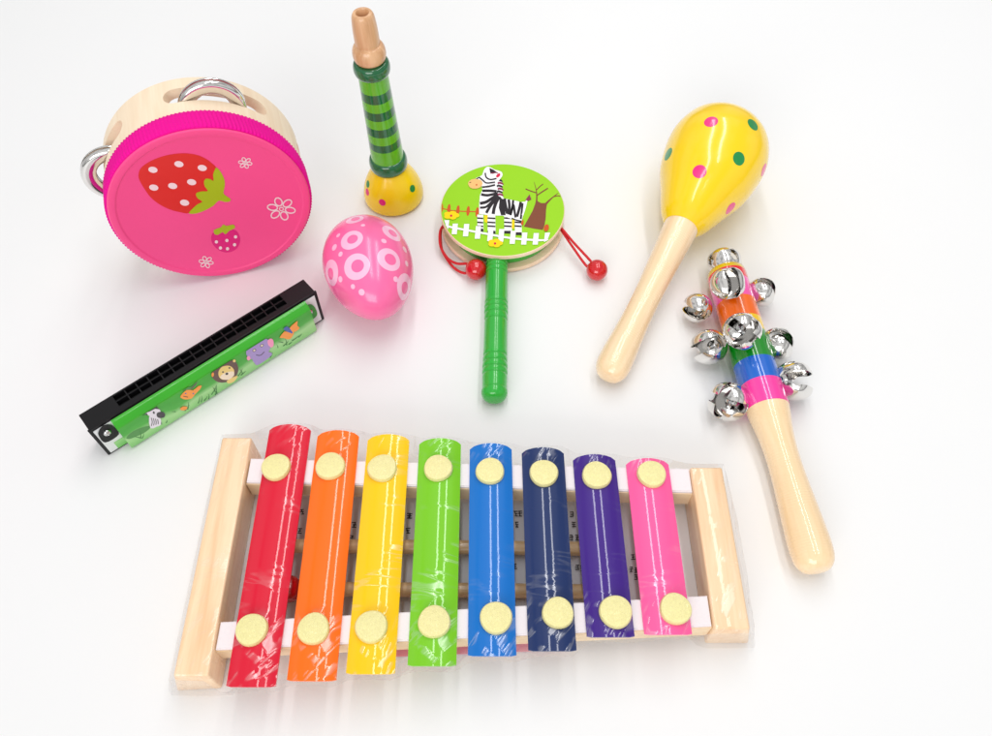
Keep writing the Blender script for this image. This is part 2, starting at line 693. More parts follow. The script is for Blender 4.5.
for i, (cn, rgb, tp, bt, c1, c2, am, mid) in enumerate(keys):
    A = at(tp[0], tp[1], .0222)
    B = at(bt[0], bt[1], .0205)
    x = (A.x + B.x) / 2 * .6 + (-.0952 + i * .02345) * .4
    lean = (A.x - B.x) * .25
    key_ends.append((x, A.y, B.y))
    bm = bmesh.new()
    na, ny = 18, 28
    amax = math.asin(KW / 2 / KR)
    grid = []
    for j in range(ny + 1):
        fy = j / ny
        y = B.y + (A.y - B.y) * fy
        row = []
        for k in range(na + 1):
            a = -amax + 2 * amax * k / na
            sx = math.sin(a) / math.sin(amax)
            # both ends are cut in a shallow arc
            dy = ((.0013 if fy > .5 else .0006) * (1 - sx * sx) - .0013 - (.0007 if fy > .5 else .0004) * max(0, abs(sx) - .8) / .2) * (2 * fy - 1) * (abs(2 * fy - 1) > .9)
            row.append(bm.verts.new((KR * math.sin(a) + lean * (fy - .5), y + dy, .0186 + KRISE - KR + KR * math.cos(a))))
        grid.append(row)
    for r0, r1 in zip(grid, grid[1:]):
        for k in range(na):
            bm.faces.new((r0[k], r0[k + 1], r1[k + 1], r1[k]))
    bmesh.ops.recalc_face_normals(bm, faces=bm.faces)
    if sum(f.normal.z for f in bm.faces) < 0:
        bmesh.ops.reverse_faces(bm, faces=bm.faces[:])
    ex = bmesh.ops.extrude_face_region(bm, geom=bm.faces[:])
    for v in [g for g in ex['geom'] if isinstance(g, bmesh.types.BMVert)]:
        v.co.z += KTH
    K = part('key', bm, key_paint('enamel_' + cn.replace(' ', '_'), rgb, am, mid), xy, Matrix.Translation((x, 0, 0)), cn + ' key', angle=45)
    for c in (c1, c2):
        p = at(c[0], c[1], .0240)
        bm = bmesh.new()
        rc = .0066 + random.uniform(-.0002, .0002)
        pr = [(0, .0216), (rc * .96, .0216), (rc, .0221), (rc, .0232), (rc * .93, .0241), (rc * .7, .0245), (0, .0247)]
        lathe(bm, pr, 36, wob=lambda a, z: .00012 * math.sin(3 * a + p.x * 900))
        part('cap', bm, M_cap, K, Matrix.Translation((p.x, p.y, 0)))

# loose film round the outside of the frame
M_film = film_mat()


def film_strip(path_top, path_bot, lip=None, rows=9, amp=.0012, seed=0.0):
    bm = bmesh.new()
    n = 90

    def samp(path, t):
        t = t * (len(path) - 1)
        i = min(int(t), len(path) - 2)
        return Vector(path[i]).lerp(Vector(path[i + 1]), t - i)
    g = []
    for j in range(rows + 1):
        q = j / rows
        row = []
        for k in range(n + 1):
            t = k / n
            a, b = samp(path_top, t), samp(path_bot, t)
            p = a.lerp(b, q)
            w = math.sin(PI * min(1, q * 1.0)) * .9 + .25
            nv = Vector((noise.noise((t * 14 + seed, q * 1.5, 1.3)), noise.noise((t * 14 + seed, q * 1.5, 7.9)), noise.noise((t * 20 + seed, q * 2, 4.4)) * .6))
            p = p + nv * amp * w
            p.z = max(.0004, p.z)
            row.append(bm.verts.new(p - XO))
        g.append(row)
    for r0, r1 in zip(g, g[1:]):
        for k in range(n):
            bm.faces.new((r0[k], r0[k + 1], r1[k + 1], r1[k]))
    return bm


def merge(*bms):
    out = bms[0]
    for b in bms[1:]:
        me = bpy.data.meshes.new('tmp')
        b.to_mesh(me)
        b.free()
        out.from_mesh(me)
        bpy.data.meshes.remove(me)
    return out


zt = .0222
near_top = [(-.1272, -.1580, .0203), (-.1130, -.1585, .0204), (-.107, -.1625, .0200)] + \
           [(x + dx, yb - .0012, .0200 + .002 * (dx == 0)) for x, ya, yb in key_ends for dx in (-.0085, 0, .0085)] + \
           [(.0840, -.1405, .0198), (.0880, -.1402, .0204), (.1035, -.1402, .0204)]
near_bot = [(-.1320, -.1600, .0006), (-.1150, -.1600, .0005), (-.107, -.1600, .0005)] + \
           [(x + dx, yb + .010, .0006) for x, ya, yb in key_ends for dx in (-.0085, 0, .0085)] + \
           [(.0840, -.1400, .0005), (.0880, -.1412, .0005), (.1085, -.1410, .0006)]
far_top = [(-.1268, -.0500, .0203), (-.1128, -.0495, .0206), (-.107, -.0470, .0215)] + \
          [(x + dx, ya + .0010, .0205 + .0018 * (dx == 0)) for x, ya, yb in key_ends for dx in (-.0085, 0, .0085)] + \
          [(.0820, -.0640, .0206), (.0880, -.0650, .0206), (.1030, -.0650, .0204)]
far_bot = [(-.1310, -.0490, .0006), (-.1128, -.0480, .0005), (-.107, -.0500, .0005)] + \
          [(x + dx, ya - .008, .0006) for x, ya, yb in key_ends for dx in (-.0085, 0, .0085)] + \
          [(.0820, -.0650, .0005), (.0880, -.0640, .0005), (.1070, -.0640, .0006)]
right_top = [(.1028, -.0650, .0204), (.1045, -.0900, .0204), (.1048, -.1150, .0204), (.1035, -.1402, .0204)]
right_bot = [(.1085, -.0645, .0006), (.1090, -.0900, .0006), (.1095, -.1150, .0006), (.1085, -.1410, .0006)]
left_top = [(-.1268, -.0500, .0203), (-.1272, -.1000, .0203), (-.1272, -.1580, .0203)]
left_bot = [(-.1315, -.0490, .0006), (-.1318, -.1000, .0006), (-.1320, -.1600, .0006)]
fb = merge(film_strip(near_top, near_bot, amp=.0016), film_strip(far_top, far_bot, seed=3, amp=.0016),
           film_strip(right_top, right_bot, seed=6), film_strip(left_top, left_bot, seed=9, amp=.0006))
part('shrink_film', fb, M_film, xy, Matrix.Translation(XO), angle=180, recalc=False)

# ------------------------------------------------------------------ leaflet and mallets lying inside the frame
M_leaf = mat('leaflet_paper', (214, 212, 216), rough=.6, vary=.02)
M_print = mat('black_print', (30, 28, 34), rough=.6)
M_pinkp = mat('pink_print', (236, 150, 168), rough=.5)
LO = at(470, 560, 0)
lf = thing('leaflet', 'printed paper leaflet lying on the table under the rainbow keys', 'leaflet', LO)
bm = bmesh.new()
box(bm, at(262, 545).x - LO.x, at(664, 545).x - LO.x, -.031, .030, .0004, .0008)
for f in bm.faces:
    f.material_index = 0
first = len(bm.faces)
ink = Ink(bm, lambda x, y, l: at(x, y, .0008) - LO + Vector((0, 0, .00006 + l * .2)))
rng = random.Random(3)


def glyph(x, y, w=5.0, h=4.5):
    for k in range(3):
        yy = y - h / 2 + h * k / 2
        ink.line([(x - w / 2 * rng.uniform(.5, 1), yy), (x + w / 2 * rng.uniform(.4, 1), yy + rng.uniform(-.4, .4))], .9, 1)
    ink.line([(x + rng.uniform(-1.5, 1.5), y - h / 2), (x + rng.uniform(-1.5, 1.5), y + h / 2)], .9, 1)


for gx, gy in [(302, 512), (300, 531), (354, 525), (352, 538), (409, 516), (410, 516), (408, 531), (401, 588), (407, 587), (404, 594),
               (516, 514), (520, 514), (517, 525), (515, 567), (474, 597), (479, 599), (572, 515), (574, 525), (571, 538), (577, 538), (577, 568), (582, 569),
               (633, 558), (631, 570), (636, 571), (636, 578)]:
    glyph(gx, gy)
ink.line([(297, 541), (306, 541)], .8, 1)
ink.line([(297, 541), (299, 505)], .8, 1)
face_towards(bm, first, Vector((0, 0, 1)))
part('sheet', bm, [M_leaf, M_print], lf, Matrix.Translation(LO), smooth=False, recalc=False)
# a folded pink edge of the same leaflet sticks out towards the front
bm = bmesh.new()
box(bm, -.0500, .0430, -.0024, .0060, .0009, .0014, M=Matrix.Translation((.0, -.1412 - LO.y, 0)) @ Matrix.Rotation(R(2.2), 4, 'Z'))
part('pink_edge', bm, M_pinkp, lf, Matrix.Translation(LO), smooth=False)

M_stick = wood('mallet_birch', (222, 186, 140), (200, 160, 115), 'x')
M_redball = mat('red_lacquer', (196, 10, 24), rough=.15, coat=.6, vary=.03)
for (x0, x1, y, lab) in ((270, 596, 546, 'wooden mallet with red head under the keys, farther from the front crossbar'),
                         (289, 590, 589, 'wooden mallet with red head under the keys, just behind the front crossbar')):
    P0, P1 = at(x0, y, .0075), at(x1, y, .0075)
    P1.y = P0.y
    o = thing('mallet', lab, 'mallet', (P0.x, P0.y, 0), 'mallets stored inside the xylophone')
    F = Matrix.Translation(P0)
    bm = bmesh.new()
    tube(bm, [(.003, 0, 0), ((P1.x - P0.x) * .5, 0, -.0012), (P1.x - P0.x - .001, 0, -.0035), (P1.x - P0.x, 0, -.0035)], .0031, 16)
    part('stick', bm, M_stick, o, F)
    bm = bmesh.new()
    ball(bm, (0, 0, 0), .0058)
    part('head', bm, M_redball, o, F)

# ------------------------------------------------------------------ TAMBOURINE
al, be, TR = R(17.5), R(1.5), .0497
tn = Vector((math.sin(al) * math.cos(be), -math.cos(al) * math.cos(be), math.sin(be)))
tu = Vector((math.cos(al), math.sin(al), 0))
tv = tn.cross(tu)
if tv.z < 0:
    tv = -tv
tg = Vector((-.1434, .0631, 0))
tc_ = Vector((tg.x, tg.y, 0)) + tv * (TR + .0004)
TF = Matrix((tu, tv, tn)).transposed().to_4x4()
TF.translation = tc_
TB = TF.inverted()
tam = thing('tambourine', 'pink strawberry tambourine with pale wooden shell standing on its rim', 'tambourine', (tg.x, tg.y, 0))
M_shell = wood('tambourine_shell_wood', (250, 230, 202), (242, 216, 184), 'z', rough=.5, coat=.1)
TD, TS = .041, .0489
bm = bmesh.new()
lathe(bm, [(TS - .0005, -.0006), (TS, -.002), (TS, -.012), (TS + .0003, -.030), (TS + .0002, -TD + .0016), (TS - .0012, -TD), (TS - .0042, -TD),
           (TS - .0048, -TD + .001), (TS - .0050, -.0006), (TS - .0005, -.0006)], 160)
bmesh.ops.remove_doubles(bm, verts=bm.verts, dist=1e-6)
cut = []
for deg in (68, 155, 248, 338):
    c = bmesh.new()
    half, hw, n = R(29.5) * TS - .0053, .0053, 14
    prof = [(half + hw * math.cos(t), hw * math.sin(t)) for t in [-PI / 2 + PI * k / n for k in range(n + 1)]] + \
           [(-half + hw * math.cos(t), hw * math.sin(t)) for t in [PI / 2 + PI * k / n for k in range(n + 1)]]
    # sweep the stadium along the shell's curve, radially
    cm, rm = [], []
    steps = 24
    o_, i_ = [], []
    # columns along the length so that the cutter follows the ring
    xs = sorted({round(p[0], 7) for p in prof} | {half * (2 * k / steps - 1) for k in range(steps + 1)})

    def hwid(x):
        if abs(x) <= half:
            return hw
        return math.sqrt(max(0, hw * hw - (abs(x) - half) ** 2))
    rows = []
    for xx in xs:
        a = R(deg) + xx / TS
        h_ = max(hwid(xx), 2e-4)
        rows.append([c.verts.new((rr * math.cos(a), rr * math.sin(a), -.0262 + zz)) for rr, zz in
                     ((TS - .009, -h_), (TS + .006, -h_), (TS + .006, h_), (TS - .009, h_))])
    c.faces.new(rows[0])
    c.faces.new(rows[-1][::-1])
    for a, b in zip(rows, rows[1:]):
        for k in range(4):
            c.faces.new((a[k], a[(k + 1) % 4], b[(k + 1) % 4], b[k]))
    cut.append(c)
finish('shell', carve(bm, cut), M_shell, tam, TF, None, True, 35)
# ribbed ribbon round the head
M_rib = mat('magenta_ribbon', (236, 0, 150), rough=.7, vary=.2, scale=2500, spec=.2)
bm = bmesh.new()
NR = 165
lathe(bm, [(TS + .0001, -.0122), (TR - .0003, -.0122), (TR + .0001, -.0118), (TR + .0001, -.0090), (TR + .0001, -.0060), (TR + .0001, -.0030), (TR, -.0007), (TR - .0006, -.0002), (TR - .0026, -.0002)],
      NR * 6, wob=lambda a, z: .00030 * math.sin(a * NR + z * 420) if z > -.0119 else 0)
part('ribbon', bm, M_rib, tam, TF, angle=180)
# drumhead with print
M_head = mat('pink_drumhead', (250, 80, 144), rough=.42, vary=.025, scale=1200, bump=.05, bscale=1500, spec=.3)
M_sred = mat('strawberry_red', (222, 34, 30), rough=.4, vary=.03)
M_sgreen = mat('strawberry_leaf', (170, 186, 8), rough=.4, vary=.03)
M_smag = mat('berry_magenta', (226, 0, 120), rough=.4, vary=.03)
bm = bmesh.new()
lathe(bm, [(r_ * .984, z_) for r_, z_ in ((0, .0004), (TR * .5, .0004), (TR * .905, .0004), (TR * .915, .00055), (TR * .925, .0010), (TR * .945, .0012), (TR * .985, .0010), (TR * .997, .0003), (TR - .0009, -.0003))][::-1], 160)
for f in bm.faces:
    if f.normal.z < 0:
        pass
bmesh.ops.recalc_face_normals(bm, faces=bm.faces)
bm.normal_update()
if sum(f.normal.z for f in bm.faces) < 0:
    bmesh.ops.reverse_faces(bm, faces=bm.faces[:])
first = len(bm.faces)


def tam_px(x, y, l):
    p = TB @ on_plane(x, y, tc_ + tn * .0004, tn)
    return Vector((p.x, p.y, .00044 + l))


k1 = 8.657  # crop 135,140


def ta(pts, k=k1, ox=135, oy=140):
    return [(ox + x / k, oy + y / k) for x, y in pts]


ink = Ink(bm, tam_px, .00003)
ink.poly(ta([(30, 300), (45, 250), (90, 208), (170, 165), (270, 132), (380, 115), (470, 116), (550, 132), (620, 165), (665, 200), (705, 245), (700, 340), (640, 460), (560, 560), (470, 630),
             (400, 626), (300, 600), (210, 555), (130, 490), (65, 395), (36, 340)]), 1, 3)
for x, y in ((155, 256), (380, 207), (582, 240), (162, 410), (326, 396), (490, 363), (429, 541)):
    ink.ell(135 + x / k1, 140 + y / k1, 40 / k1, 26 / k1, 4, 10, layer=3)
ink.poly(ta([(706, 236), (745, 280), (774, 345), (776, 400), (765, 455), (785, 480), (825, 507), (820, 530), (775, 534), (725, 522), (680, 565), (610, 605), (530, 634), (465, 633), (500, 590), (545, 552), (585, 532),
             (545, 505), (527, 472), (540, 452), (585, 442), (632, 440), (604, 400), (597, 355), (615, 333), (650, 336), (680, 352), (676, 300), (688, 262)]), 2, 2, layer=4)
k2 = 4.96
ink.poly(ta([(452, 480), (470, 452), (520, 440), (572, 448), (594, 480), (592, 515), (570, 545), (530, 557), (490, 545), (460, 515)], k2, 120, 140), 3, 4, layer=2)
ink.poly(ta([(465, 445), (500, 432), (512, 417), (528, 425), (562, 418), (570, 435), (545, 447), (535, 455), (522, 466), (508, 455), (488, 468), (470, 466)], k2, 120, 140), 2, 2, layer=5)
for x, y in ((478, 504), (530, 497), (573, 479), (498, 534), (533, 538), (568, 518)):
    ink.ell(120 + x / k2, 140 + y / k2, 8 / k2, 8 / k2, 4, layer=5)


def flower(cx, cy, r, w):
    """cx, cy in the crop; six outlined petals and a small ring."""
    for k in range(6):
        a = PI / 3 * k + .2
        px_, py_ = cx + math.cos(a) * r * .64, cy + math.sin(a) * r * .64 * .82
        pts = []
        for t in range(16):
            b = 2 * PI * t / 16
            lx, ly = r * .36 * math.cos(b), r * .25 * math.sin(b)
            pts.append((px_ + lx * math.cos(a) - ly * math.sin(a), py_ + (lx * math.sin(a) + ly * math.cos(a)) * .82))
        ink.line(ta(pts, k2, 120, 140), w, 4, closed=True)
    ink.line(ta([(cx + r * .14 * math.cos(2 * PI * t / 12), cy + r * .12 * math.sin(2 * PI * t / 12)) for t in range(12)], k2, 120, 140), w * .8, 4, closed=True)


ink.n = 2
flower(800, 340, 70, 1.3)
ink.n = 2
flower(621, 112, 34, .9)
ink.n = 2
flower(427, 604, 36, .9)
face_towards(bm, first, Vector((0, 0, 1)))
M_seed = mat('pale_pink_ink', (246, 214, 220), rough=.45, vary=.01)
part('drumhead', bm, [M_head, M_sred, M_sgreen, M_smag, M_seed], tam, TF, angle=30, recalc=False)


# jingles: pairs of pressed rings in the slots
def jingle_profile(sgn):
    return [(.0084, -.0001 * sgn), (.0090, .0005 * sgn), (.0102, .0008 * sgn), (.0116, .0012 * sgn), (.0132, .0016 * sgn), (.0144, .0014 * sgn), (.0152, .0006 * sgn), (.0155, -.0004 * sgn), (.0153, -.0007 * sgn),
            (.0148, .0000 * sgn), (.0142, .0008 * sgn), (.0132, .0010 * sgn), (.0116, .0006 * sgn), (.0102, .0002 * sgn), (.0090, -.0001 * sgn), (.0084, -.0001 * sgn)]


for deg, off in ((70.5, .0425), (161, .0437)):
    a = R(deg)
    for sgn in (1, -1):
        bm = bmesh.new()
        lathe(bm, [(.0088 + (r_ - .0084) * 1.014, z_) for r_, z_ in jingle_profile(sgn)], 84)
        bmesh.ops.remove_doubles(bm, verts=bm.verts, dist=1e-7)
        part('jingle', bm, M_chrome, tam, TF @ Matrix.Translation((off * math.cos(a), off * math.sin(a), -.0240 + .0013 * sgn)), angle=60)

# ------------------------------------------------------------------ HORN (toy trumpet standing on its bell)
HB = at(394, 193, .003)
HB.z = 0
horn = thing('toy_horn', 'green striped wooden toy horn standing upright on its yellow dotted bell', 'horn', HB)
HF = Matrix.Translation(HB) @ Matrix.Rotation(R(-1.3), 4, 'Y')
M_hy = mat('yellow_lacquer', (255, 214, 0), rough=.25, coat=.3, vary=.02)
M_hd = mat('dark_green_lacquer', (0, 98, 52), rough=.15, coat=.8, vary=.05)
M_hl = mat('light_green_lacquer', (92, 178, 30), rough=.2, coat=.6, vary=.05)
M_hw = wood('horn_mouth_wood', (232, 186, 142), (200, 146, 100), 'z', rough=.35, coat=.4)
M_pinkd = mat('magenta_dot', (232, 10, 120), rough=.3)
M_greend = mat('green_dot', (22, 140, 62), rough=.3)
bm = bmesh.new()
pr = crom([(.0150, .0004), (.0170, .0012), (.0176, .0034), (.0173, .0070), (.0160, .0120), (.0138, .0170), (.0113, .0212), (.0096, .0240), (.0090, .0260)], 5)
lathe(bm, [(0, .0003)] + pr + [(0, .0262)], 72)
bmesh.ops.recalc_face_normals(bm, faces=bm.faces)
bvh = BVHTree.FromBMesh(bm)
for x, y, mi in ((382.2, 202.5, 1), (412.5, 188.5, 2), (367.8, 184, 2)):
    h, n = pick(bvh, HF.inverted(), x, y)
    if h:
        spot(bm, bvh, h, n, 0, .0021, mi)
for a in (100, 150, 210):
    q = Vector((math.cos(R(a)), math.sin(R(a)), .25)).normalized()
    h = bvh.ray_cast(Vector((0, 0, .008)) + q * .05, -q)
    if h[0]:
        spot(bm, bvh, h[0], h[1], 0, .0021, 1 + a % 2)
part('bell', bm, [M_hy, M_pinkd, M_greend], horn, HF, angle=60)


def torus_profile(r, z0, z1, rin):
    zc, hh = (z0 + z1) / 2, (z1 - z0) / 2
    return [(0, z0)] + [(rin, z0)] + [(rin + (r - rin) * math.cos(t) ** .6 if math.cos(t) > 0 else rin, zc + hh * math.sin(t)) for t in [-PI / 2 + PI * k / 14 for k in range(15)]] + [(0, z1)]


bm = bmesh.new()
lathe(bm, torus_profile(.0109, .0235, .0325, .0080), 56)
part('collar', bm, M_hd, horn, HF, angle=70)
bm = bmesh.new()
lathe(bm, torus_profile(.0095, .0868, .0945, .0066), 56)
part('collar', bm, M_hd, horn, HF, angle=70)
# striped tube
zs = [.0322, .0416, .0466, .0520, .0573, .0628, .0680, .0734, .0790, .0872]
bm = bmesh.new()
pr = []
for a, b in zip(zs, zs[1:]):
    pr.append(a)
pr.append(zs[-1])
rad = lambda z: .0092 + (z - .0322) / (.0872 - .0322) * (.0077 - .0092)
lathe(bm, [(rad(z), z) for z in pr], 56, matf=lambda zm, r: sum(1 for q in zs[1:-1] if zm > q) % 2)
part('tube', bm, [M_hl, M_hd], horn, HF, angle=60)
bm = bmesh.new()
pr = crom([(.0060, .0930), (.0064, .0943), (.0078, .0958), (.0084, .0985), (.0081, .1014), (.0070, .1034), (.0061, .1040), (.0062, .1062), (.0061, .1120), (.0058, .1165), (.0054, .1192), (.0046, .1206)], 5)
lathe(bm, [(0, .0925)] + pr + [(.0033, .1207), (.0029, .1200), (.0027, .1120), (0, .1115)], 56, matf=lambda zm, r: 1 if (zm < .1150 and r < .0029 and zm > .1100) else 0)
part('mouthpiece', bm, [M_hw, M_dark], horn, HF, angle=50)

# ------------------------------------------------------------------ EGG SHAKER
EC = at(369.5, 270, .0232)
egg = thing('egg_shaker', 'glossy pink egg shaker with pale pink rings and dots', 'egg shaker', (EC.x, EC.y, 0))
ea, ec = .0230, .0330
toward = (CAM - EC)
toward.z = 0
toward.normalize()
toward = Matrix.Rotation(R(4), 3, 'Z') @ toward
ax = (toward * math.cos(R(8)) + Vector((0, 0, 1)) * -math.sin(R(8)) * -1).normalized()
EF = frame_from(EC, ax, (1, 0, 0))
M_egg = mat('glossy_pink_plastic', (255, 110, 168), rough=.22, coat=.25, crough=.14, vary=.015)
M_eggr = mat('pale_pink_print', (255, 190, 220), rough=.18, coat=.4, vary=.02)
bm = bmesh.new()
pr = []
for k in range(41):
    t = PI * k / 40
    z = -math.cos(t)
    rr = math.sin(t) * (1 - .13 * z - .02 * z * z)
    pr.append((ea * rr * 1.003 if 0 < k < 40 else 0, ec * z))
lathe(bm, pr, 72)
bmesh.ops.recalc_face_normals(bm, faces=bm.faces)
# sit it on the table
low = min((EF @ v.co).z for v in bm.verts)
EF.translation.z -= low - .0002
bvh = BVHTree.FromBMesh(bm)
ke = 5.658
rings = [(262, 375, 76, 42), (234, 224, 66, 36), (450, 335, 70, 40), (464, 186, 62, 33), (540, 492, 76, 40), (118, 412, 74, 38), (252, 108, 52, 30), (590, 330, 60, 32)]
for x, y, r1, r0 in rings:
    h, n = pick(bvh, EF.inverted(), 310 + x / ke, 200 + y / ke)
    if h:
        sc = .000545 * .93
        spot(bm, bvh, h, n, r0 * .88 / ke * sc, r1 / ke * sc, 1, hole=((r1 - r0) / ke * sc * .15, .0004))
for x, y, r in [(173, 306, 15), (172, 448, 17), (300, 143, 12), (418, 232, 16), (485, 448, 16), (292, 522, 18), (243, 490, 14), (536, 280, 20), (547, 360, 17), (138, 268, 20), (160, 200, 14)]:
    h, n = pick(bvh, EF.inverted(), 310 + x / ke, 200 + y / ke)
    if h:
        spot(bm, bvh, h, n, 0, r / ke * .00051, 1)
part('egg_body', bm, [M_egg, M_eggr], egg, EF, angle=180)

# ------------------------------------------------------------------ HARMONICA
HA, HBp = at(109, 453.5), at(322.6, 318.5)
e1 = (HBp - HA).normalized()
e3 = Vector((0, 0, 1))
e2 = e1.cross(e3)      # towards the viewer
MF = Matrix((e1, e2, e3)).transposed().to_4x4()
MF.translation = HA
MI = MF.inverted()
HLN = (HBp - HA).length
har = thing('harmonica', 'black and green toy harmonica with animal pictures standing on its long edge', 'harmonica', (HA + HBp) / 2 - e2 * .005)
M_blk = mat('black_plastic', (13, 12, 15), rough=.42, vary=.15, scale=300, spec=.3)
M_hole = mat('hole_shade_black', (5, 5, 6), rough=.7)
M_plate = mat('white_reed_plate', (226, 228, 230), rough=.35, vary=.02)
HH, HT = .0236, .0102
bm = bmesh.new()
h0, h1, dep = .0165, HLN - .0150, .0040
box(bm, 0, HLN, -HT, 0, .0002, HH - dep, 0)
box(bm, 0, h0, -HT, 0, HH - dep, HH, 0)
box(bm, h1, HLN, -HT, 0, HH - dep, HH, 0)
box(bm, h0, h1, -.0022, 0, HH - dep, HH, 0)
box(bm, h0, h1, -HT, -HT + .0009, HH - dep, HH, 0)
box(bm, h0, h1, -HT / 2 - .0009, -HT / 2 - .0004, HH - dep, HH - .0002, 0)
NC = 16
for k in range(1, NC):
    x = h0 + (h1 - h0) * k / NC
    box(bm, x - .0003, x + .0003, -HT + .0009, -HT / 2 - .0009, HH - dep, HH - .0003, 0)
    box(bm, x - .0003, x + .0003, -HT / 2 - .0004, -.0022, HH - dep, HH - .0003, 0)
for f in bm.faces:
    c = f.calc_center_median()
    f.material_index = 1 if (abs(c.z - (HH - dep)) < 1e-5 and f.normal.z > .5 and f.calc_area() > .0008) else 0
comb = part('comb', bm, [M_blk, M_hole], har, MF, smooth=False)
# added near-black floor: the depth shade of the holes put into colour
bm = bmesh.new()
box(bm, h0 + .0001, h1 - .0001, -HT + .0010, -.0023, HH - dep + .0001, HH - dep + .0006)
part('hole_shade_floor', bm, M_hole, comb, MF, smooth=False)
# rim plate in front (white, framed in black) at both ends
bm = bmesh.new()
box(bm, -.0006, HLN + .0006, 0.00005, .0010, .0002, HH + .0003, .0002)
part('rim', bm, M_blk, har, MF)
bm = bmesh.new()
box(bm, .0010, HLN - .0012, .00105, .0014, .0016, HH - .0016)
part('reed_plate', bm, M_plate, har, MF, smooth=False)
# printed tin cover
m = bpy.data.materials.new('printed_green_tin')
m.use_nodes = True
nt = m.node_tree
b = nt.nodes['Principled BSDF']
b.inputs['Roughness'].default_value = .28
b.inputs['Coat Weight'].default_value = .5
tcn = nd(nt, 'ShaderNodeTexCoord')
sp = nd(nt, 'ShaderNodeSeparateXYZ')
nt.links.new(tcn.outputs['Object'], sp.inputs[0])
nz = nd(nt, 'ShaderNodeTexNoise')
nz.inputs['Scale'].default_value = 45
nt.links.new(tcn.outputs['Object'], nz.inputs[0])
ma = nd(nt, 'ShaderNodeMath', operation='MULTIPLY_ADD')
ma.inputs[1].default_value = .010
nt.links.new(nz.outputs['Fac'], ma.inputs[0])
nt.links.new(sp.outputs['Z'], ma.inputs[2])
mr = nd(nt, 'ShaderNodeMapRange')
mr.inputs['From Min'].default_value = .004
mr.inputs['From Max'].default_value = .0285
nt.links.new(ma.outputs[0], mr.inputs[0])
rp = nd(nt, 'ShaderNodeValToRGB')
e = rp.color_ramp.elements
e[0].position = 0
e[0].color = lin((92, 190, 70))
e[1].position = 1
e[1].color = lin((52, 172, 28))
for p, c in ((.20, (140, 206, 120)), (.38, (160, 212, 140)), (.55, (60, 168, 40)), (.70, (46, 160, 26))):
    q = e.new(p)
    q.color = lin(c)
nt.links.new(mr.outputs[0], rp.inputs[0])
nt.links.new(rp.outputs[0], b.inputs['Base Color'])
M_tin = m
CV0, CV1 = .0098, HLN - .0072
CPL = .0048   # how far the flat of the cover stands off the comb


def cover(bm, sgn, base, c0, c1, CPL=CPL):
    pr = [(.0006, .0150), (CPL, .0140)] if sgn < 0 else crom([(.0006, .0229), (.0020, .0225), (.0034, .0212), (CPL - .0003, .0202), (CPL, .0193)], 4) + [(CPL, .0100), (CPL, .0050), (CPL, .0018), (CPL - .0008, .0006), (.0022, .0004)]
    N = 12
    g = []
    for o_, z in pr:
        g.append([bm.verts.new((c0 + (c1 - c0) * k / N, base + sgn * o_, z)) for k in range(N + 1)])
    for a, b_ in zip(g, g[1:]):
        for k in range(N):
            bm.faces.new((a[k], a[k + 1], b_[k + 1], b_[k]))
    # returns at both ends
    for k in (0, N):
        for a, b_ in zip(g, g[1:]):
            va, vb = a[k], b_[k]
            c_ = bm.verts.new((va.co.x, base + sgn * .0008, va.co.z))
            d_ = bm.verts.new((vb.co.x, base + sgn * .0008, vb.co.z))
            try:
                bm.faces.new((va, vb, d_, c_))
            except ValueError:
                pass


bm = bmesh.new()
cover(bm, 1, .0010, CV0, CV1)
bmesh.ops.remove_doubles(bm, verts=bm.verts, dist=1e-7)
bmesh.ops.recalc_face_normals(bm, faces=bm.faces)
first = len(bm.faces)
CO = MF @ Vector((0, .0010 + CPL, 0))


def cov(x, y, l):
    p = MI @ on_plane(x, y, CO, e2)
    return Vector((p.x, .0010 + CPL + .00006 + l, max(.0012, min(.0193, p.z))))


cols = [('print_zebra_white', (228, 220, 232)), ('print_dark', (48, 36, 50)), ('print_orange', (246, 150, 50)), ('print_brown', (92, 58, 50)), ('print_cream', (236, 205, 120)),
        ('print_lilac', (164, 140, 200)), ('print_pink', (246, 150, 190)), ('print_blue', (60, 90, 170)), ('print_grass', (40, 112, 44)), ('print_leaf', (70, 140, 60)), ('print_pale', (245, 225, 200))]
PM = [M_tin] + [mat(n_, c_, rough=.32, coat=.4, vary=.03) for n_, c_ in cols]
ZW, DK, OR, BR, CR, LI, PK, BL, GR, LF, PA = range(1, 12)
ink = Ink(bm, cov, .000005)


def h6(pts):
    return [(80 + x / 6.69, 360 + y / 6.69) for x, y in pts]


def h3(pts):
    return [(60 + x / 3.504, 260 + y / 3.504) for x, y in pts]


def h5(pts):
    return [(200 + x / 5.66, 270 + y / 5.66) for x, y in pts]


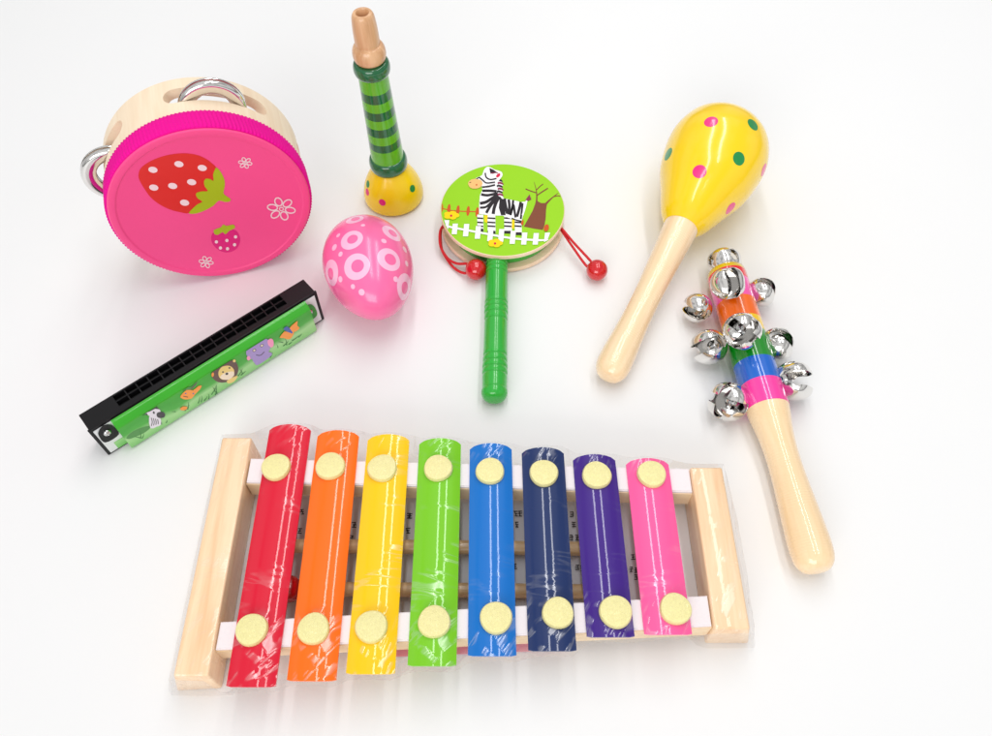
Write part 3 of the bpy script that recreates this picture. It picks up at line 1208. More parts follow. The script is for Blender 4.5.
# leaves and grass
ink.poly(h6([(310, 520), (350, 480), (420, 450), (480, 440), (440, 480), (380, 510), (330, 528)]), LF, 3)
for bx, by, ex, ey in [(405, 525, 400, 470), (415, 525, 425, 488), (400, 520, 360, 512), (640, 345, 612, 345), (700, 340, 730, 300), (720, 330, 724, 280), (790, 290, 800, 240),
                       (810, 282, 812, 236), (830, 272, 850, 240), (860, 262, 858, 225), (905, 235, 912, 165), (915, 228, 905, 190), (545, 430, 530, 392), (575, 420, 580, 400)]:
    ink.line(h6([(bx, by), ((bx + ex) / 2 + 4, (by + ey) / 2), (ex, ey)]), 1.1, GR, 3, taper=True)
for bx, by, ex, ey in [(65, 705, 92, 650), (85, 690, 70, 660), (215, 600, 240, 555), (230, 595, 258, 570), (240, 590, 225, 560), (440, 440, 432, 420), (470, 430, 500, 400), (490, 425, 480, 385),
                       (520, 400, 560, 370), (470, 410, 440, 405), (500, 420, 520, 405), (330, 530, 322, 500), (395, 495, 410, 465), (555, 380, 575, 360)]:
    ink.line(h5([(bx, by), ((bx + ex) / 2 + 3, (by + ey) / 2), (ex, ey)]), 1.0, GR, 3, taper=True)
# zebra
ink.poly(h6([(470, 455), (460, 380), (500, 360), (535, 385), (540, 430), (510, 445)]), ZW, 2)
for t in range(4):
    ink.line(h6([(475 + t * 14, 385 + t * 3), (482 + t * 13, 412), (476 + t * 15, 440 - t * 4)]), .8, DK, 3)
ink.poly(h6([(470, 340), (440, 318), (392, 325), (398, 350), (430, 362), (455, 366)]), DK, 3)
ink.poly(h6([(455, 342), (430, 328), (402, 332), (408, 346), (440, 356)]), ZW, 3)
ink.poly(h6([(480, 318), (478, 285), (492, 266), (514, 290), (512, 315)]), DK, 3)
ink.poly(h6([(486, 310), (486, 288), (494, 278), (504, 296), (502, 312)]), ZW, 3)
ink.poly(h6([(445, 350), (455, 325), (500, 312), (535, 335), (530, 370), (490, 380), (460, 372)]), ZW, 3)
ink.poly(h6([(450, 330), (500, 310), (530, 328), (500, 325), (460, 345)]), DK, 2)
ink.poly(h6([(515, 350), (550, 345), (568, 362), (560, 382), (530, 386), (512, 374)]), DK, 3)
ink.ell(80 + 492 / 6.69, 360 + 350 / 6.69, 1.0, 1.4, DK, -20)
# giraffe
ink.poly(h6([(670, 240), (690, 215), (720, 195), (755, 200), (790, 172), (812, 170), (800, 195), (770, 225), (745, 255), (700, 262), (675, 252)]), OR, 2)
ink.poly(h6([(672, 185), (700, 172), (740, 178), (760, 160), (785, 130), (778, 160), (750, 192), (710, 198)]), LF, 2)
ink.line(h6([(690, 205), (672, 172)]), .9, GR)
ink.line(h6([(742, 190), (778, 152)]), .9, BR)
ink.poly(h6([(668, 322), (690, 308), (716, 312), (708, 330), (680, 335)]), OR, 2)
for x, y in ((705, 222), (756, 222)):
    ink.ell(80 + x / 6.69, 360 + y / 6.69, .8, .6, BL)
ink.line(h6([(690, 240), (720, 246)]), .7, BR)
# lion
ink.poly(h5([(70, 610), (62, 580), (80, 545), (110, 520), (150, 506), (195, 512), (215, 550), (208, 590), (180, 620), (140, 634), (100, 632)]), BR, 2)
ink.poly(h5([(150, 625), (195, 600), (212, 600), (190, 630), (160, 640)]), CR, 2)
ink.poly(h5([(105, 600), (104, 570), (125, 545), (165, 540), (190, 562), (188, 595), (160, 615), (125, 618)]), CR, 3)
ink.poly(h5([(112, 602), (140, 580), (185, 572), (190, 595), (160, 618), (125, 616)]), PA, 3)
ink.ell(200 + 150 / 5.66, 270 + 585 / 5.66, 1.5, 1.2, DK, -20)
for x, y in ((128, 575), (165, 552)):
    ink.ell(200 + x / 5.66, 270 + y / 5.66, 1.0, .8, DK)
ink.ell(200 + 70 / 5.66, 270 + 590 / 5.66, 1.2, 2.2, OR, 10)
ink.ell(200 + 192 / 5.66, 270 + 512 / 5.66, 1.4, 1.4, CR, 10)
# elephant
ink.poly(h5([(310, 530), (290, 490), (330, 470), (390, 462), (405, 478), (360, 515), (325, 535)]), LI, 2)
ink.poly(h5([(256, 450), (275, 425), (320, 395), (350, 385), (390, 395), (396, 440), (370, 475), (310, 500), (270, 495)]), LI, 2)
ink.poly(h5([(380, 400), (396, 385), (412, 395), (414, 425), (400, 436), (385, 422)]), PK, 3)
ink.poly(h5([(262, 492), (276, 484), (284, 500), (270, 510)]), PK, 3)
for x, y in ((305, 452), (348, 425)):
    ink.ell(200 + x / 5.66, 270 + y / 5.66, 1.9, 1.4, DK, -30)
    ink.ell(200 + x / 5.66, 270 + y / 5.66, 1.2, .9, PA, -30)
ink.line(h5([(315, 478), (340, 480), (362, 460)]), .7, DK, 3)
ink.poly(h5([(345, 378), (358, 368), (368, 376), (355, 390)]), LF, 2)
# butterfly
ink.poly(h5([(448, 380), (475, 345), (500, 350), (530, 345), (520, 375), (500, 390), (470, 382)]), OR, 2)
ink.poly(h5([(505, 325), (530, 300), (550, 286), (548, 312), (562, 325), (540, 345), (515, 345)]), OR, 2)
ink.poly(h5([(470, 330), (490, 316), (515, 340), (522, 356), (500, 350), (480, 340)]), BL, 2)
face_towards(bm, first, Vector((0, 1, 0)))
part('cover_plate', bm, PM, har, MF, angle=40, recalc=False)
bm = bmesh.new()
cover(bm, -1, -HT, CV0, CV1, .0012)
bmesh.ops.remove_doubles(bm, verts=bm.verts, dist=1e-7)
part('cover_plate', bm, M_tin, har, MF, angle=40)
# screws and green tabs on the plate ends
for px_, py_, side in ((106.5, 431.5, 0), (308.5, 311.5, 1)):
    p = MI @ on_plane(px_, py_, MF @ Vector((0, .0014, 0)), e2)
    p.y = .0014
    tabp = [(-.0034, -.0060), (.0035, -.0060), (.0035, .0020), (.0010, .0052), (-.0015, .0044), (-.0036, .0012)]
    bm = bmesh.new()
    vs = [bm.verts.new((p.x + x, p.y + .0002, max(.0016, p.z + z))) for x, z in crom(tabp, 4, True)]
    bm.faces.new(vs)
    r_ = bmesh.ops.extrude_face_region(bm, geom=bm.faces[:])
    bmesh.ops.translate(bm, vec=(0, .0004, 0), verts=[g for g in r_['geom'] if isinstance(g, bmesh.types.BMVert)])
    tab = part('tab', bm, [M_blk, mat('green_tab', (40, 150, 30), rough=.3)][side], har, MF, smooth=False)
    bm = bmesh.new()
    SF = MF @ frame_from(Vector((p.x, p.y + .0006, p.z)), (0, 1, 0))
    lathe(bm, [(0, 0), (.0019, 0), (.0019, .0005), (.0015, .0011), (.0007, .0014), (.0005, .0009), (0, .0009)], 28)
    part('screw', bm, M_steel, tab, SF, angle=40)

bm = bmesh.new()
box(bm, CV0 - .0050, CV0 - .0002, .0014, .0017, .0018, .0072)
part('tab', bm, M_tin, har, MF, smooth=False)

# ------------------------------------------------------------------ PELLET DRUM
DR = .0352
yaw = Matrix.Rotation(R(1.6), 4, 'Z')
tilt = Matrix.Rotation(R(1.3), 4, 'X')
dc = at(502.6, 208.6, .0147)
DF = Matrix.Translation((dc.x, dc.y, 0)) @ yaw @ tilt
DF.translation.z = .0004 + DR * math.sin(R(1.3))
drum = thing('pellet_drum', 'round green pellet drum with zebra picture, green handle and red beads', 'pellet drum', (dc.x, dc.y, 0))
M_plyp = wood('plywood_disc', (248, 222, 196), (236, 204, 172), 'x', rough=.5, coat=.1)
M_lime = mat('lime_print', (152, 212, 22), rough=.5, spec=.25, vary=.02)
M_dg = mat('green_lacquer', (36, 172, 52), rough=.22, coat=.5, vary=.04, bump=.05, bscale=700)
dcol = [('zebra_white', (246, 244, 246)), ('zebra_black', (40, 34, 40)), ('muzzle_tan', (240, 190, 120)), ('tree_brown', (130, 74, 50)), ('fence_rust', (206, 88, 32)), ('blossom_yellow', (246, 214, 0)),
        ('mane_maroon', (140, 50, 80)), ('ear_red', (214, 30, 70)), ('grass_lime', (176, 214, 60))]
DM = [M_lime, M_plyp] + [mat('drum_' + n_, c_, rough=.5, spec=.2, vary=.02) for n_, c_ in dcol]
DW, DB, DT, DBR, DRU, DY, DMA, DRE, DGL = range(2, 11)
# lower disc
bm = bmesh.new()
lathe(bm, [(0, 0), (DR - .0006, 0), (DR, .0006), (DR, .0022), (DR - .0006, .0028), (0, .0028)], 128)
part('back_disc', bm, M_plyp, drum, DF, angle=40)
bm = bmesh.new()
lathe(bm, [(0, .0029), (.0308, .0029), (.0312, .0036), (.0312, .0104), (.0308, .0110), (0, .0110)], 96)
part('core', bm, M_dg, drum, DF, angle=40)
bm = bmesh.new()
TZ0, TZ1 = .0112, .0142
lathe(bm, [(0, TZ0), (DR - .0006, TZ0), (DR, TZ0 + .0006), (DR, TZ1 - .0004), (DR - .0004, TZ1), (DR - .0008, TZ1 + .00002), (0, TZ1 + .00002)], 128,
      matf=lambda zm, r: 0 if zm > TZ1 - .00001 else 1)
bmesh.ops.recalc_face_normals(bm, faces=bm.faces)
first = len(bm.faces)
DI = DF.inverted()
dn = (DF.to_3x3() @ Vector((0, 0, 1))).normalized()
do = DF @ Vector((0, 0, TZ1))


def dpx(x, y, l):
    p = DI @ on_plane(430 + x / 6.613, 155 + y / 6.613, do, dn)
    q = Vector((p.x, p.y))
    if q.length > DR - .0007:
        q = q.normalized() * (DR - .0007)
    return Vector((q.x, q.y, TZ1 + .00005 + l))


ink = Ink(bm, dpx, .000005)
# rust fence at the back
ink.line([(70, 352), (130, 366), (200, 372), (330, 376)], 7, DRU)
for x, y in ((76, 352), (125, 357), (185, 365), (252, 370), (312, 378)):
    ink.ell(x, y, 11, 33, DRU, 6)
# tree
ink.poly([(620, 474), (650, 420), (678, 370), (695, 325), (700, 300), (735, 318), (775, 318), (768, 360), (765, 420), (758, 462), (745, 496), (690, 488)], DBR)
ink.line([(705, 320), (706, 270), (702, 230), (688, 178)], 12, DBR, 3, taper=True)
ink.line([(765, 325), (800, 290), (850, 250)], 16, DBR, 3, taper=True)
ink.line([(704, 250), (670, 240), (632, 224)], 7, DBR, 3)
ink.line([(704, 270), (740, 245), (780, 220)], 8, DBR, 3)
ink.line([(704, 232), (725, 210), (748, 192)], 6, DBR, 3)
ink.line([(820, 275), (850, 270), (862, 275)], 6, DBR, 3)
# legs behind
for x0, x1, yb in ((312, 352, 505), (380, 432, 520), (490, 540, 520), (560, 605, 530)):
    ink.poly([(x0, 395), (x1, 395), (x1 + 2, yb), (x0 + 2, yb)], DW)
    for q in (412, 440, 465):
        ink.poly([(x0, q), (x1, q + 3), (x1, q + 14), (x0, q + 11)], DB)
    ink.poly([(x0 + 30 - 30, yb - 18), (x1, yb - 18), (x1 + 2, yb + 2), (x0, yb)], DB)
ink.poly([(358, 400), (382, 400), (378, 450), (362, 445)], DY)
ink.poly([(545, 415), (560, 415), (556, 490), (540, 485)], DY)
# body
ink.poly([(345, 170), (345, 235), (330, 270), (325, 330), (325, 390), (400, 402), (480, 402), (540, 425), (605, 440), (630, 350), (640, 310), (600, 312), (540, 298), (490, 290), (478, 275), (465, 200), (440, 165)], DW)
for pts, w in ([((345, 238), (400, 238), (440, 242)), 13], [((338, 262), (380, 268), (432, 258), (455, 258)), 13], [((330, 322), (372, 312), (420, 282), (452, 268)), 15],
               [((330, 350), (370, 345), (410, 310), (455, 272)), 11], [((372, 385), (395, 345), (425, 305), (460, 275)), 14], [((418, 392), (425, 350), (445, 300), (465, 278)), 16],
               [((492, 290), (500, 340), (512, 390)), 15], [((520, 296), (525, 340), (520, 395)), 13], [((550, 300), (545, 350), (532, 400), (550, 330), (560, 380), (566, 415)), 11],
               [((600, 312), (592, 350), (575, 410)), 13], [((612, 320), (608, 360), (600, 425)), 10]):
    ink.line(pts, w * 1.35, DB, 5)
ink.poly([(462, 282), (488, 298), (500, 400), (470, 400), (455, 350)], DB)
ink.line([(540, 420), (570, 432), (605, 440)], 9, DB, 3)
# tail
ink.line([(612, 400), (628, 350), (640, 300)], 11, DW, 4)
ink.poly([(630, 300), (658, 262), (670, 295), (650, 306)], DMA)
# mane and head
for k in range(6):
    ink.ell(460 + (k % 2) * 6, 172 + k * 19, 20, 11, DMA if k % 2 else DB, 15)
    ink.ell(462 + (k % 2) * 6, 180 + k * 19, 16, 4, DW, 15)
ink.poly([(300, 160), (320, 148), (345, 135), (355, 105), (375, 82), (400, 84), (430, 100), (470, 112), (480, 135), (465, 160), (440, 185), (400, 195), (345, 215), (335, 180)], DW, 2)
ink.poly([(392, 88), (420, 100), (445, 118), (415, 128), (398, 120)], DB)
ink.line([(365, 120), (372, 150), (400, 165), (440, 158)], 10, DB, 4)
ink.line([(325, 150), (350, 170), (375, 188), (430, 182)], 10, DB, 4)
ink.line([(345, 215), (390, 210), (430, 200)], 11, DB, 4)
ink.line([(300, 165), (318, 155), (330, 150)], 8, DB, 3)
ink.line([(400, 125), (430, 120), (450, 122)], 6, DMA, 3)
ink.poly([(436, 145), (446, 128), (462, 124), (464, 138), (448, 152)], DRE, 2)
ink.poly([(252, 195), (262, 172), (295, 160), (335, 168), (348, 190), (335, 215), (300, 226), (268, 220)], DT, 2)
ink.ell(266, 184, 7, 3, DBR, -10)
ink.ell(308, 200, 5, 6, DRU)
# white fence in front
ink.line([(92, 470), (200, 492), (380, 525), (560, 556), (790, 570)], 13, DW, 3)
for x, y, hgt in ((108, 465, 62), (165, 492, 70), (240, 500, 82), (318, 515, 84), (400, 530, 84), (472, 535, 84), (548, 548, 86), (624, 556, 80), (700, 558, 76), (775, 548, 62)):
    ink.poly([(x - 14, y - hgt / 2), (x + 20, y - hgt / 2), (x + 12, y + hgt / 2), (x - 22, y + hgt / 2)], DW)
# blossoms
for x, y, sx in ((142, 402, 1.25), (432, 586, 1.1)):
    for k in range(5):
        a = 2 * PI * k / 5
        ink.ell(x + 24 * sx * math.cos(a), y + 14 * math.sin(a), 24, 15, DY)
    ink.ell(x - 2, y + 3, 8, 8, DRE)
ink.poly([(756, 505), (752, 485), (765, 464), (782, 466), (786, 488), (772, 508)], DRU, 2)
ink.poly([(600, 460), (612, 430), (620, 440), (615, 470)], DRU)
face_towards(bm, first, Vector((0, 0, 1)))
part('front_disc', bm, DM, drum, DF, angle=40, recalc=False)
# handle with turned grooves
H0, H1 = at(497, 262, .0070), at(494.3, 399, .0064)
hd = (H1 - H0).normalized()
HL0, HL1 = .024, .0362 + (H1 - H0).length + .0012
Hm = frame_from(H0 - hd * .0362, hd, (1, 0, 0))
pz = (HL1 - .0374) / 137
gzs = [.0362 + (q - 262) * pz for q in (266, 270, 275, 308, 313, 318.5, 325, 360, 366, 372, 377.5)]
hp = [(.0058, HL0)]
for c_ in (.040, .0455, .049):
    pass
z = HL0
while z < HL1 - .006:
    g = 0
    for gz in gzs:
        g += .00055 * math.exp(-((z - gz) / .0006) ** 2)
    bulge = .0003 * math.exp(-((z - gzs[4]) / .005) ** 2) + .0003 * math.exp(-((z - gzs[9]) / .006) ** 2)
    hp.append((.0060 + bulge + .0002 * (z - HL0) / .09 - g, z))
    z += .0004
hp += crom([(.0066, HL1 - .0056), (.0064, HL1 - .0035), (.0052, HL1 - .0014), (.0030, HL1 - .0003), (0.0, HL1)], 5)
bm = bmesh.new()
lathe(bm, [(0, HL0)] + hp, 48)
part('handle', bm, M_dg, drum, Hm, angle=60)
M_string = mat('red_cord', (206, 16, 30), rough=.55, vary=.1, scale=900)
M_bead = mat('red_bead', (206, 6, 22), rough=.12, coat=.7, vary=.03)
lb, rb = at(476, 269.5, .0059), at(597, 270, .0059)
for side, bc in ((0, lb), (1, rb)):
    bm = bmesh.new()
    ball(bm, (0, 0, 0), .0059, 36, 24)
    bead = part('bead', bm, M_bead, drum, Matrix.Translation(bc), angle=180)
    a0 = DF @ (Vector((-.0302, -.006, .0070)) if side == 0 else Vector((.0298, -.008, .0070)))
    bm = bmesh.new()
    if side == 0:
        paths = [[a0, at(441, 229, .0082), at(440.3, 245, .0060), at(447.5, 258, .0036), at(457, 263.5, .0036), at(468, 264, .0056), bc],
                 [a0, at(441.5, 228, .0078), at(441.5, 248, .0040), at(449, 262, .0018), at(457, 270, .0018), at(466, 273.2, .0035), bc]]
    else:
        paths = [[a0, at(560.5, 227.5, .0100), at(574, 243, .0090), at(592, 262.5, .0070), bc],
                 [a0, at(560, 228.5, .0092), at(572, 246, .0075), at(587.5, 267, .0058), bc]]
    for p in paths:
        tube(bm, crom([tuple(q) for q in p], 8), .00075, 8)
    part('cord', bm, M_string, drum, Matrix.Translation(a0) @ Matrix.Translation(-a0))

# ------------------------------------------------------------------ MARACA
rh = .0288
mc = at(715.5, 157, rh)
me_ = at(613, 366, .0090)
mdir = (me_ - mc).normalized()
MRF = frame_from(mc, mdir, (1, 0, 0))


def along(px, py, o, d):
    """distance along a line o + t d nearest to a photo spot"""
    best = None
    for k in range(-700, 2600):
        t = k * .0001
        s = seen(o + d * t)
        e_ = math.hypot(s[0] - px, s[1] - py)
        if best is None or e_ < best[0]:
            best = (e_, t)
    return best[1]


t_neck = along(682, 228, mc, mdir)
t_end = along(606, 378.5, mc, mdir)
mar = thing('maraca', 'yellow maraca with pink and green dots and pale wooden handle', 'maraca', (mc.x, mc.y, 0))
M_my = mat('maraca_yellow', (255, 212, 0), rough=.2, coat=.6, vary=.02, crough=.05)
M_mw = wood('maraca_handle_wood', (254, 224, 182), (246, 210, 162), 'z', rough=.38, coat=1.0, ring=760, rings_bump=0)
M_md = mat('maraca_pink_dot', (240, 40, 130), rough=.2, coat=.6)
M_mg = mat('maraca_green_dot', (16, 140, 70), rough=.2, coat=.6)
top = -.0306
pr = crom([(0.0, top), (.0085, top + .0013), (.0170, top + .0056), (.0245, top + .0136), (.0280, top + .0230), (rh, top + .0310), (.0278, top + .0405), (.0254, top + .0515), (.0206, top + .0625),
           (.0146, t_neck - .0075), (.0108, t_neck - .0015), (.0098, t_neck)], 6)
pr = [(max(0, r_), z_) for r_, z_ in pr]
bm = bmesh.new()
lathe(bm, pr + [(0, t_neck)], 80)
bmesh.ops.recalc_face_normals(bm, faces=bm.faces)
low = min((MRF @ v.co).z for v in bm.verts)
bvh = BVHTree.FromBMesh(bm)
for x, y, mi in ((711, 121.5, 1), (753, 124.5, 2), (699.5, 171.5, 1), (739, 158.5, 2), (668, 154, 2), (730.5, 208.5, 1), (764, 170, 1)):
    h, n = pick(bvh, MRF.inverted(), x, y)
    if h:
        spot(bm, bvh, h, n, 0, .0037, mi)
part('head', bm, [M_my, M_md, M_mg], mar, MRF, angle=60)
L_ = t_end - t_neck
pr = crom([(.0096, t_neck - .001), (.0094, t_neck + .001), (.0088, t_neck + L_ * .12), (.0080, t_neck + L_ * .30), (.0074, t_neck + L_ * .46), (.0074, t_neck + L_ * .60), (.0080, t_neck + L_ * .74),
           (.0087, t_neck + L_ * .86), (.0084, t_neck + L_ * .94), (.0060, t_neck + L_ * .985), (.0028, t_neck + L_ * .998), (0, t_end)], 10)
bm = bmesh.new()
lathe(bm, [(0, t_neck - .001)] + fine([(max(0, a), b_) for a, b_ in pr]), 48, wob=turned)
part('handle', bm, M_mw, mar, MRF, angle=80)

# ------------------------------------------------------------------ JINGLE BELL STICK
br = .0104
s0 = at(728.5, 282, br)
s1 = at(813, 556, .0094)
sdir = (s1 - s0).normalized()
side = sdir.cross(Vector((0, 0, 1))).normalized()
SFm = frame_from(s0, sdir, Vector((0, 0, 1)))
stick = thing('jingle_stick', 'rainbow striped jingle stick with silver bells and pale wooden handle', 'jingle stick', (s0.x, s0.y, 0))
tb_ = lambda x, y: along(x, y, s0, sdir)
bands = [('tip_yellow', (226, 190, 0)), ('band_red', (236, 26, 36)), ('band_pink', (252, 90, 178)), ('band_orange', (255, 110, 8)), ('band_yellow_low', (250, 205, 20)), ('band_green', (0, 140, 22)), ('band_blue', (0, 100, 204)),  # the first yellow rings the tip end
         ('band_magenta', (252, 60, 164))]
cuts = [-.0062, -.0030, .0032, tb_(735.5, 306), tb_(742, 325), tb_(746.5, 338), tb_(755, 365.5), tb_(762, 386), tb_(769, 409)]
bm = bmesh.new()
prof = [(0, cuts[0] - .0005), (br - .0015, cuts[0] - .0004), (br - .0004, cuts[0] + .0004)]
for k, c_ in enumerate(cuts):
    if k:
        prof.append((br, c_))
prof.append((0, cuts[-1] + .0001))
lathe(bm, prof, 72, matf=lambda zm, r: max(0, min(7, sum(1 for q in cuts[1:] if zm > q))))
part('barrel', bm, [mat('lacquer_' + n_, c_, rough=.16, coat=.8, vary=.02, bump=.02, bscale=400) for n_, c_ in bands], stick, SFm, angle=50)
tE = tb_(815.5, 573)
L_ = tE - cuts[-1]
c0 = cuts[-1]
pr = crom([(br - .0001, c0), (br - .0006, c0 + L_ * .05), (.0086, c0 + L_ * .15), (.0077, c0 + L_ * .28), (.0077, c0 + L_ * .42), (.0083, c0 + L_ * .58), (.0090, c0 + L_ * .74), (.0093, c0 + L_ * .86), (.0086, c0 + L_ * .94),
           (.0062, c0 + L_ * .985), (.0030, c0 + L_ * .998), (0, tE)], 10)
bm = bmesh.new()
lathe(bm, fine([(max(0, a), b_) for a, b_ in pr]), 48, wob=turned)
M_sw = wood('stick_handle_wood', (254, 224, 180), (247, 210, 160), 'z', rough=.38, coat=1.0, ring=740, rings_bump=0)
part('handle', bm, M_sw, stick, SFm, angle=80)


# bells: hollow, squared towards the mouth, cut by a cross or a single slit
def bell_mesh(kind):
    bm = bmesh.new()
    U, V = 64, 40
    prof = []
    for k in range(V + 1):
        t = PI * k / V
        prof.append((math.sin(t) if 0 < k < V else 0, -math.cos(t)))
    lathe(bm, prof, U)
    n_in = len(bm.verts)
    for v in bm.verts:
        w = max(0, min(1, (v.co.z + .1) / .9))
        w = w * w * (3 - 2 * w)
        x, y = v.co.x, v.co.y
        d = math.hypot(x, y)
        if d > 1e-6:
            p4 = (abs(x) ** 3.2 + abs(y) ** 3.2) ** (1 / 3.2)
            f = 1 + w * .8 * (d / p4 - 1) * (1 if kind != 'single' else .6)
            v.co.x *= f
            v.co.y *= f
        if v.co.z > .62:
            v.co.z = .62 + (v.co.z - .62) * .7
    bmesh.ops.recalc_face_normals(bm, faces=bm.faces)
    bm.normal_update()
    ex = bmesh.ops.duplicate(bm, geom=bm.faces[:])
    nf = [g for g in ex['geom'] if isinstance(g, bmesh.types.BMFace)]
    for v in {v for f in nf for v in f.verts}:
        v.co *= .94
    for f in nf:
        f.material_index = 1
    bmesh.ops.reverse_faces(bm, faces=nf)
    me = bpy.data.meshes.new('carve')
    bm.to_mesh(me)
    bm.free()
    cuts_ = []
    w = {'cross': .15, 'open': .24, 'single': .32, 'wide': .38}[kind]
    wr = {'cross': 1.7, 'open': 1.15, 'single': 1.1, 'wide': 1.1}[kind]
    c = bmesh.new()
    box(c, -1.5, 1.5, -w, w, .02 if kind != 'wide' else -.1, 1.5)
    cuts_.append(c)
    if kind in ('cross', 'open'):
        c = bmesh.new()
        box(c, -w * .99, w * .99, -1.5, 1.5, .021, 1.5)
        cuts_.append(c)
    for q in ((1, 0), (-1, 0)) + (((0, 1), (0, -1)) if kind in ('cross', 'open') else ()):
        c = bmesh.new()
        Mx = Matrix.Translation((q[0], q[1], .03)) @ frame_from(Vector((0, 0, 0)), (q[0], q[1], 0))
        lathe(c, [(0, -.5), (w * wr, -.5), (w * wr, .5), (0, .5)], 24, M=Mx)
        cuts_.append(c)
    me.materials.append(M_chrome)
    me.materials.append(M_inner)
    o = bpy.data.objects.new('carve', me)
    COL.objects.link(o)
    tmp = [o]
    for c in cuts_:
        bmesh.ops.recalc_face_normals(c, faces=c.faces)
        cm_ = bpy.data.meshes.new('cutter')
        c.to_mesh(cm_)
        c.free()
        co = bpy.data.objects.new('cutter', cm_)
        COL.objects.link(co)
        tmp.append(co)
        md = o.modifiers.new('cut', 'BOOLEAN')
        md.object = co
        md.solver = 'EXACT'
    dg = bpy.context.evaluated_depsgraph_get()
    res = bpy.data.meshes.new_from_object(o.evaluated_get(dg))
    for t in tmp:
        bpy.data.objects.remove(t)
    res.materials.clear()
    res.materials.append(M_chrome)
    res.materials.append(M_inner)
    res.shade_smooth()
    res.set_sharp_from_angle(angle=R(40))
    return res


meshes = {k: bell_mesh(k) for k in ('cross', 'open', 'single', 'wide')}
bmp = bmesh.new()
ball(bmp, (0, 0, -.45), .38, 20, 12)
pea = bpy.data.meshes.new('pea')
bmp.to_mesh(pea)
bmp.free()
pea.materials.append(M_steel)
pea.shade_smooth()
Z = Vector((0, 0, 1))
# photo spot, height of centre, radius, outward direction, kind of mouth, spin
bells = [
    ((724.5, 263), .0125, .0090, (-sdir * .95 + Z * .25), 'cross', 20),
    ((727.5, 283.5), .0285, .0086, (Z * .8 + sdir * .55 - side * .1), 'wide', 10),
    ((697.5, 308), .0098, .0078, (-1, None, .3), 'single', 25),
    ((762, 292), .0100, .0078, (1, None, .35), 'single', 70),
    ((709, 347), .0110, .0092, (-1, None, .6), 'single', 80),
    ((742, 331), .0292, .0091, (Z * .75 + sdir * .75 + side * .05), 'open', 45),
    ((777.5, 344.5), .0105, .0088, (1, None, .5), 'single', 78),
    ((794, 381), .0115, .0100, (1, None, .75), 'wide', 100),
    ((728.5, 402), .0110, .0097, (-1, None, 1.0), 'open', 45),
]
right = side if side.x > 0 else -side
for (px_, py_), hz, rb_, out, kind, spin in bells:
    c = at(px_, py_, hz)
    if out[1] is None:
        out = right * out[0] + Z * out[2] + sdir * .42
    BF = frame_from(c, out, sdir) @ Matrix.Rotation(R(spin), 4, 'Z') @ Matrix.Diagonal((rb_, rb_, rb_, 1))
    o = bpy.data.objects.new('bell', meshes[kind])
    COL.objects.link(o)
    o.parent = stick
    o.matrix_local = pworld(stick).inverted() @ BF
    q = bpy.data.objects.new('pellet', pea)
    COL.objects.link(q)
    q.parent = o

# ------------------------------------------------------------------ lamps and surroundings
W = bpy.data.worlds.new('World')
S.world = W
W.use_nodes = True
nt = W.node_tree
bg = nt.nodes['Background']
tcw = nd(nt, 'ShaderNodeTexCoord')
sw = nd(nt, 'ShaderNodeSeparateXYZ')
nt.links.new(tcw.outputs['Generated'], sw.inputs[0])
rpw = nd(nt, 'ShaderNodeValToRGB')
ew = rpw.color_ramp.elements
ew[0].position = 0
ew[0].color = (.26, .26, .265, 1)
ew[1].position = 1
ew[1].color = (.70, .70, .70, 1)
for p, v in ((.15, .46), (.35, .62), (.62, .68)):
    q = ew.new(p)
    q.color = (v, v, v, 1)
nt.links.new(sw.outputs['Z'], rpw.inputs[0])
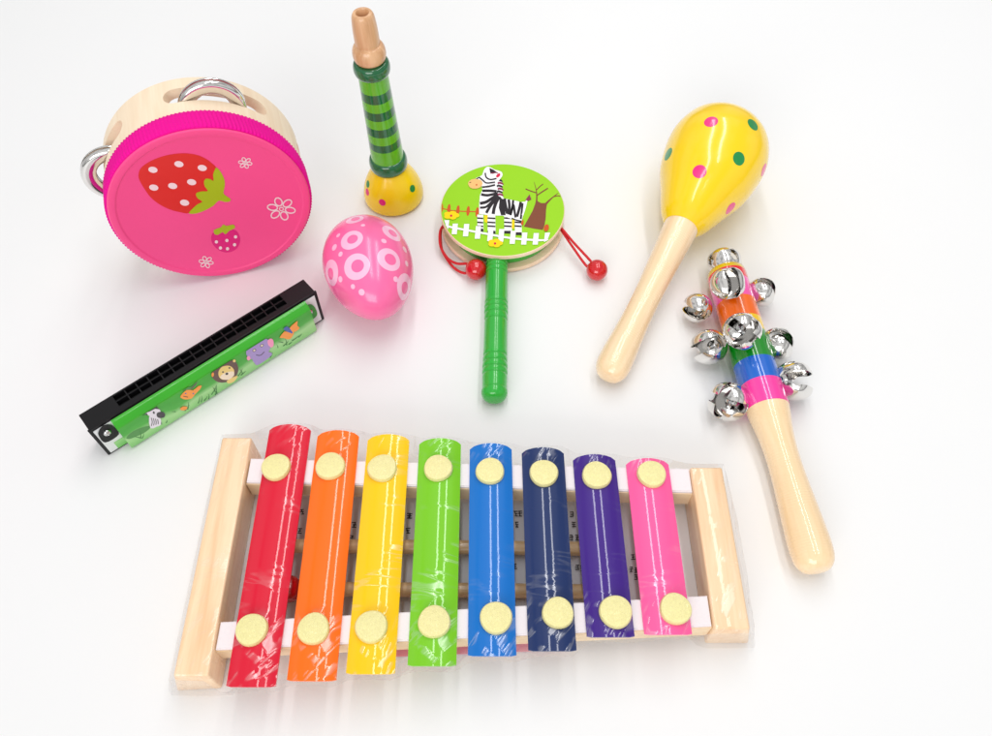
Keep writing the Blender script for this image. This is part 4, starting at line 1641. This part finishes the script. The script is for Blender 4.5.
# noise patches added to the surroundings, light and dark for the chrome to reflect
nw = nd(nt, 'ShaderNodeTexNoise')
nw.inputs['Scale'].default_value = 2.3
nw.inputs['Detail'].default_value = 1.5
nt.links.new(tcw.outputs['Generated'], nw.inputs[0])
mw = nd(nt, 'ShaderNodeMapRange', interpolation_type='SMOOTHSTEP')
mw.inputs['From Min'].default_value = .40
mw.inputs['From Max'].default_value = .58
mw.inputs['To Min'].default_value = .6
mw.inputs['To Max'].default_value = 1.15
nt.links.new(nw.outputs['Fac'], mw.inputs[0])
mlw = nd(nt, 'ShaderNodeMix', data_type='RGBA', blend_type='MULTIPLY')
mlw.inputs[0].default_value = 1.0
nt.links.new(rpw.outputs[0], mlw.inputs[6])
nt.links.new(mw.outputs[0], mlw.inputs[7])
nt.links.new(mlw.outputs[2], bg.inputs['Color'])
bg.inputs['Strength'].default_value = 1.0


def lamp(name, loc, target, sx, sy, radiance, col=(1, 1, 1)):
    d = bpy.data.lights.new(name, 'AREA')
    d.shape = 'RECTANGLE'
    d.size, d.size_y = sx, sy
    d.energy = radiance * PI * sx * sy
    d.color = col
    o = bpy.data.objects.new(name, d)
    COL.objects.link(o)
    o.location = loc
    z = (Vector(loc) - Vector(target)).normalized()
    o.matrix_world = frame_from(Vector(loc), z, (1, 0, 0))
    return o


lamp('tube_lamp', (-.04, .40, 1.05), (-.04, .40, 0), .07, 1.3, 11.2)
lamp('tube_lamp', (.31, .40, 1.05), (.31, .40, 0), .07, 1.3, 11.2)
lamp('front_fill', (-.55, -2.0, 1.0), (0, 0, 0), 1.5, 1.0, 4.6)  # added fill, unseen: brightens faces turned to the camera

cd = bpy.data.cameras.new('camera')
cam = bpy.data.objects.new('camera', cd)
COL.objects.link(cam)
cd.sensor_fit = 'HORIZONTAL'
cd.sensor_width = 36
cd.lens = FPX / 992 * 36
cd.clip_start, cd.clip_end = .01, 50
cam.location = CAM
cam.rotation_euler = (PI / 2 - PITCH, 0, 0)
S.camera = cam
S.view_settings.view_transform = 'Standard'
S.view_settings.look = 'None'
S.view_settings.exposure = -0.01
S.view_settings.gamma = 1
S.cycles.max_bounces = 10
S.cycles.transparent_max_bounces = 16
S.cycles.use_denoising = True
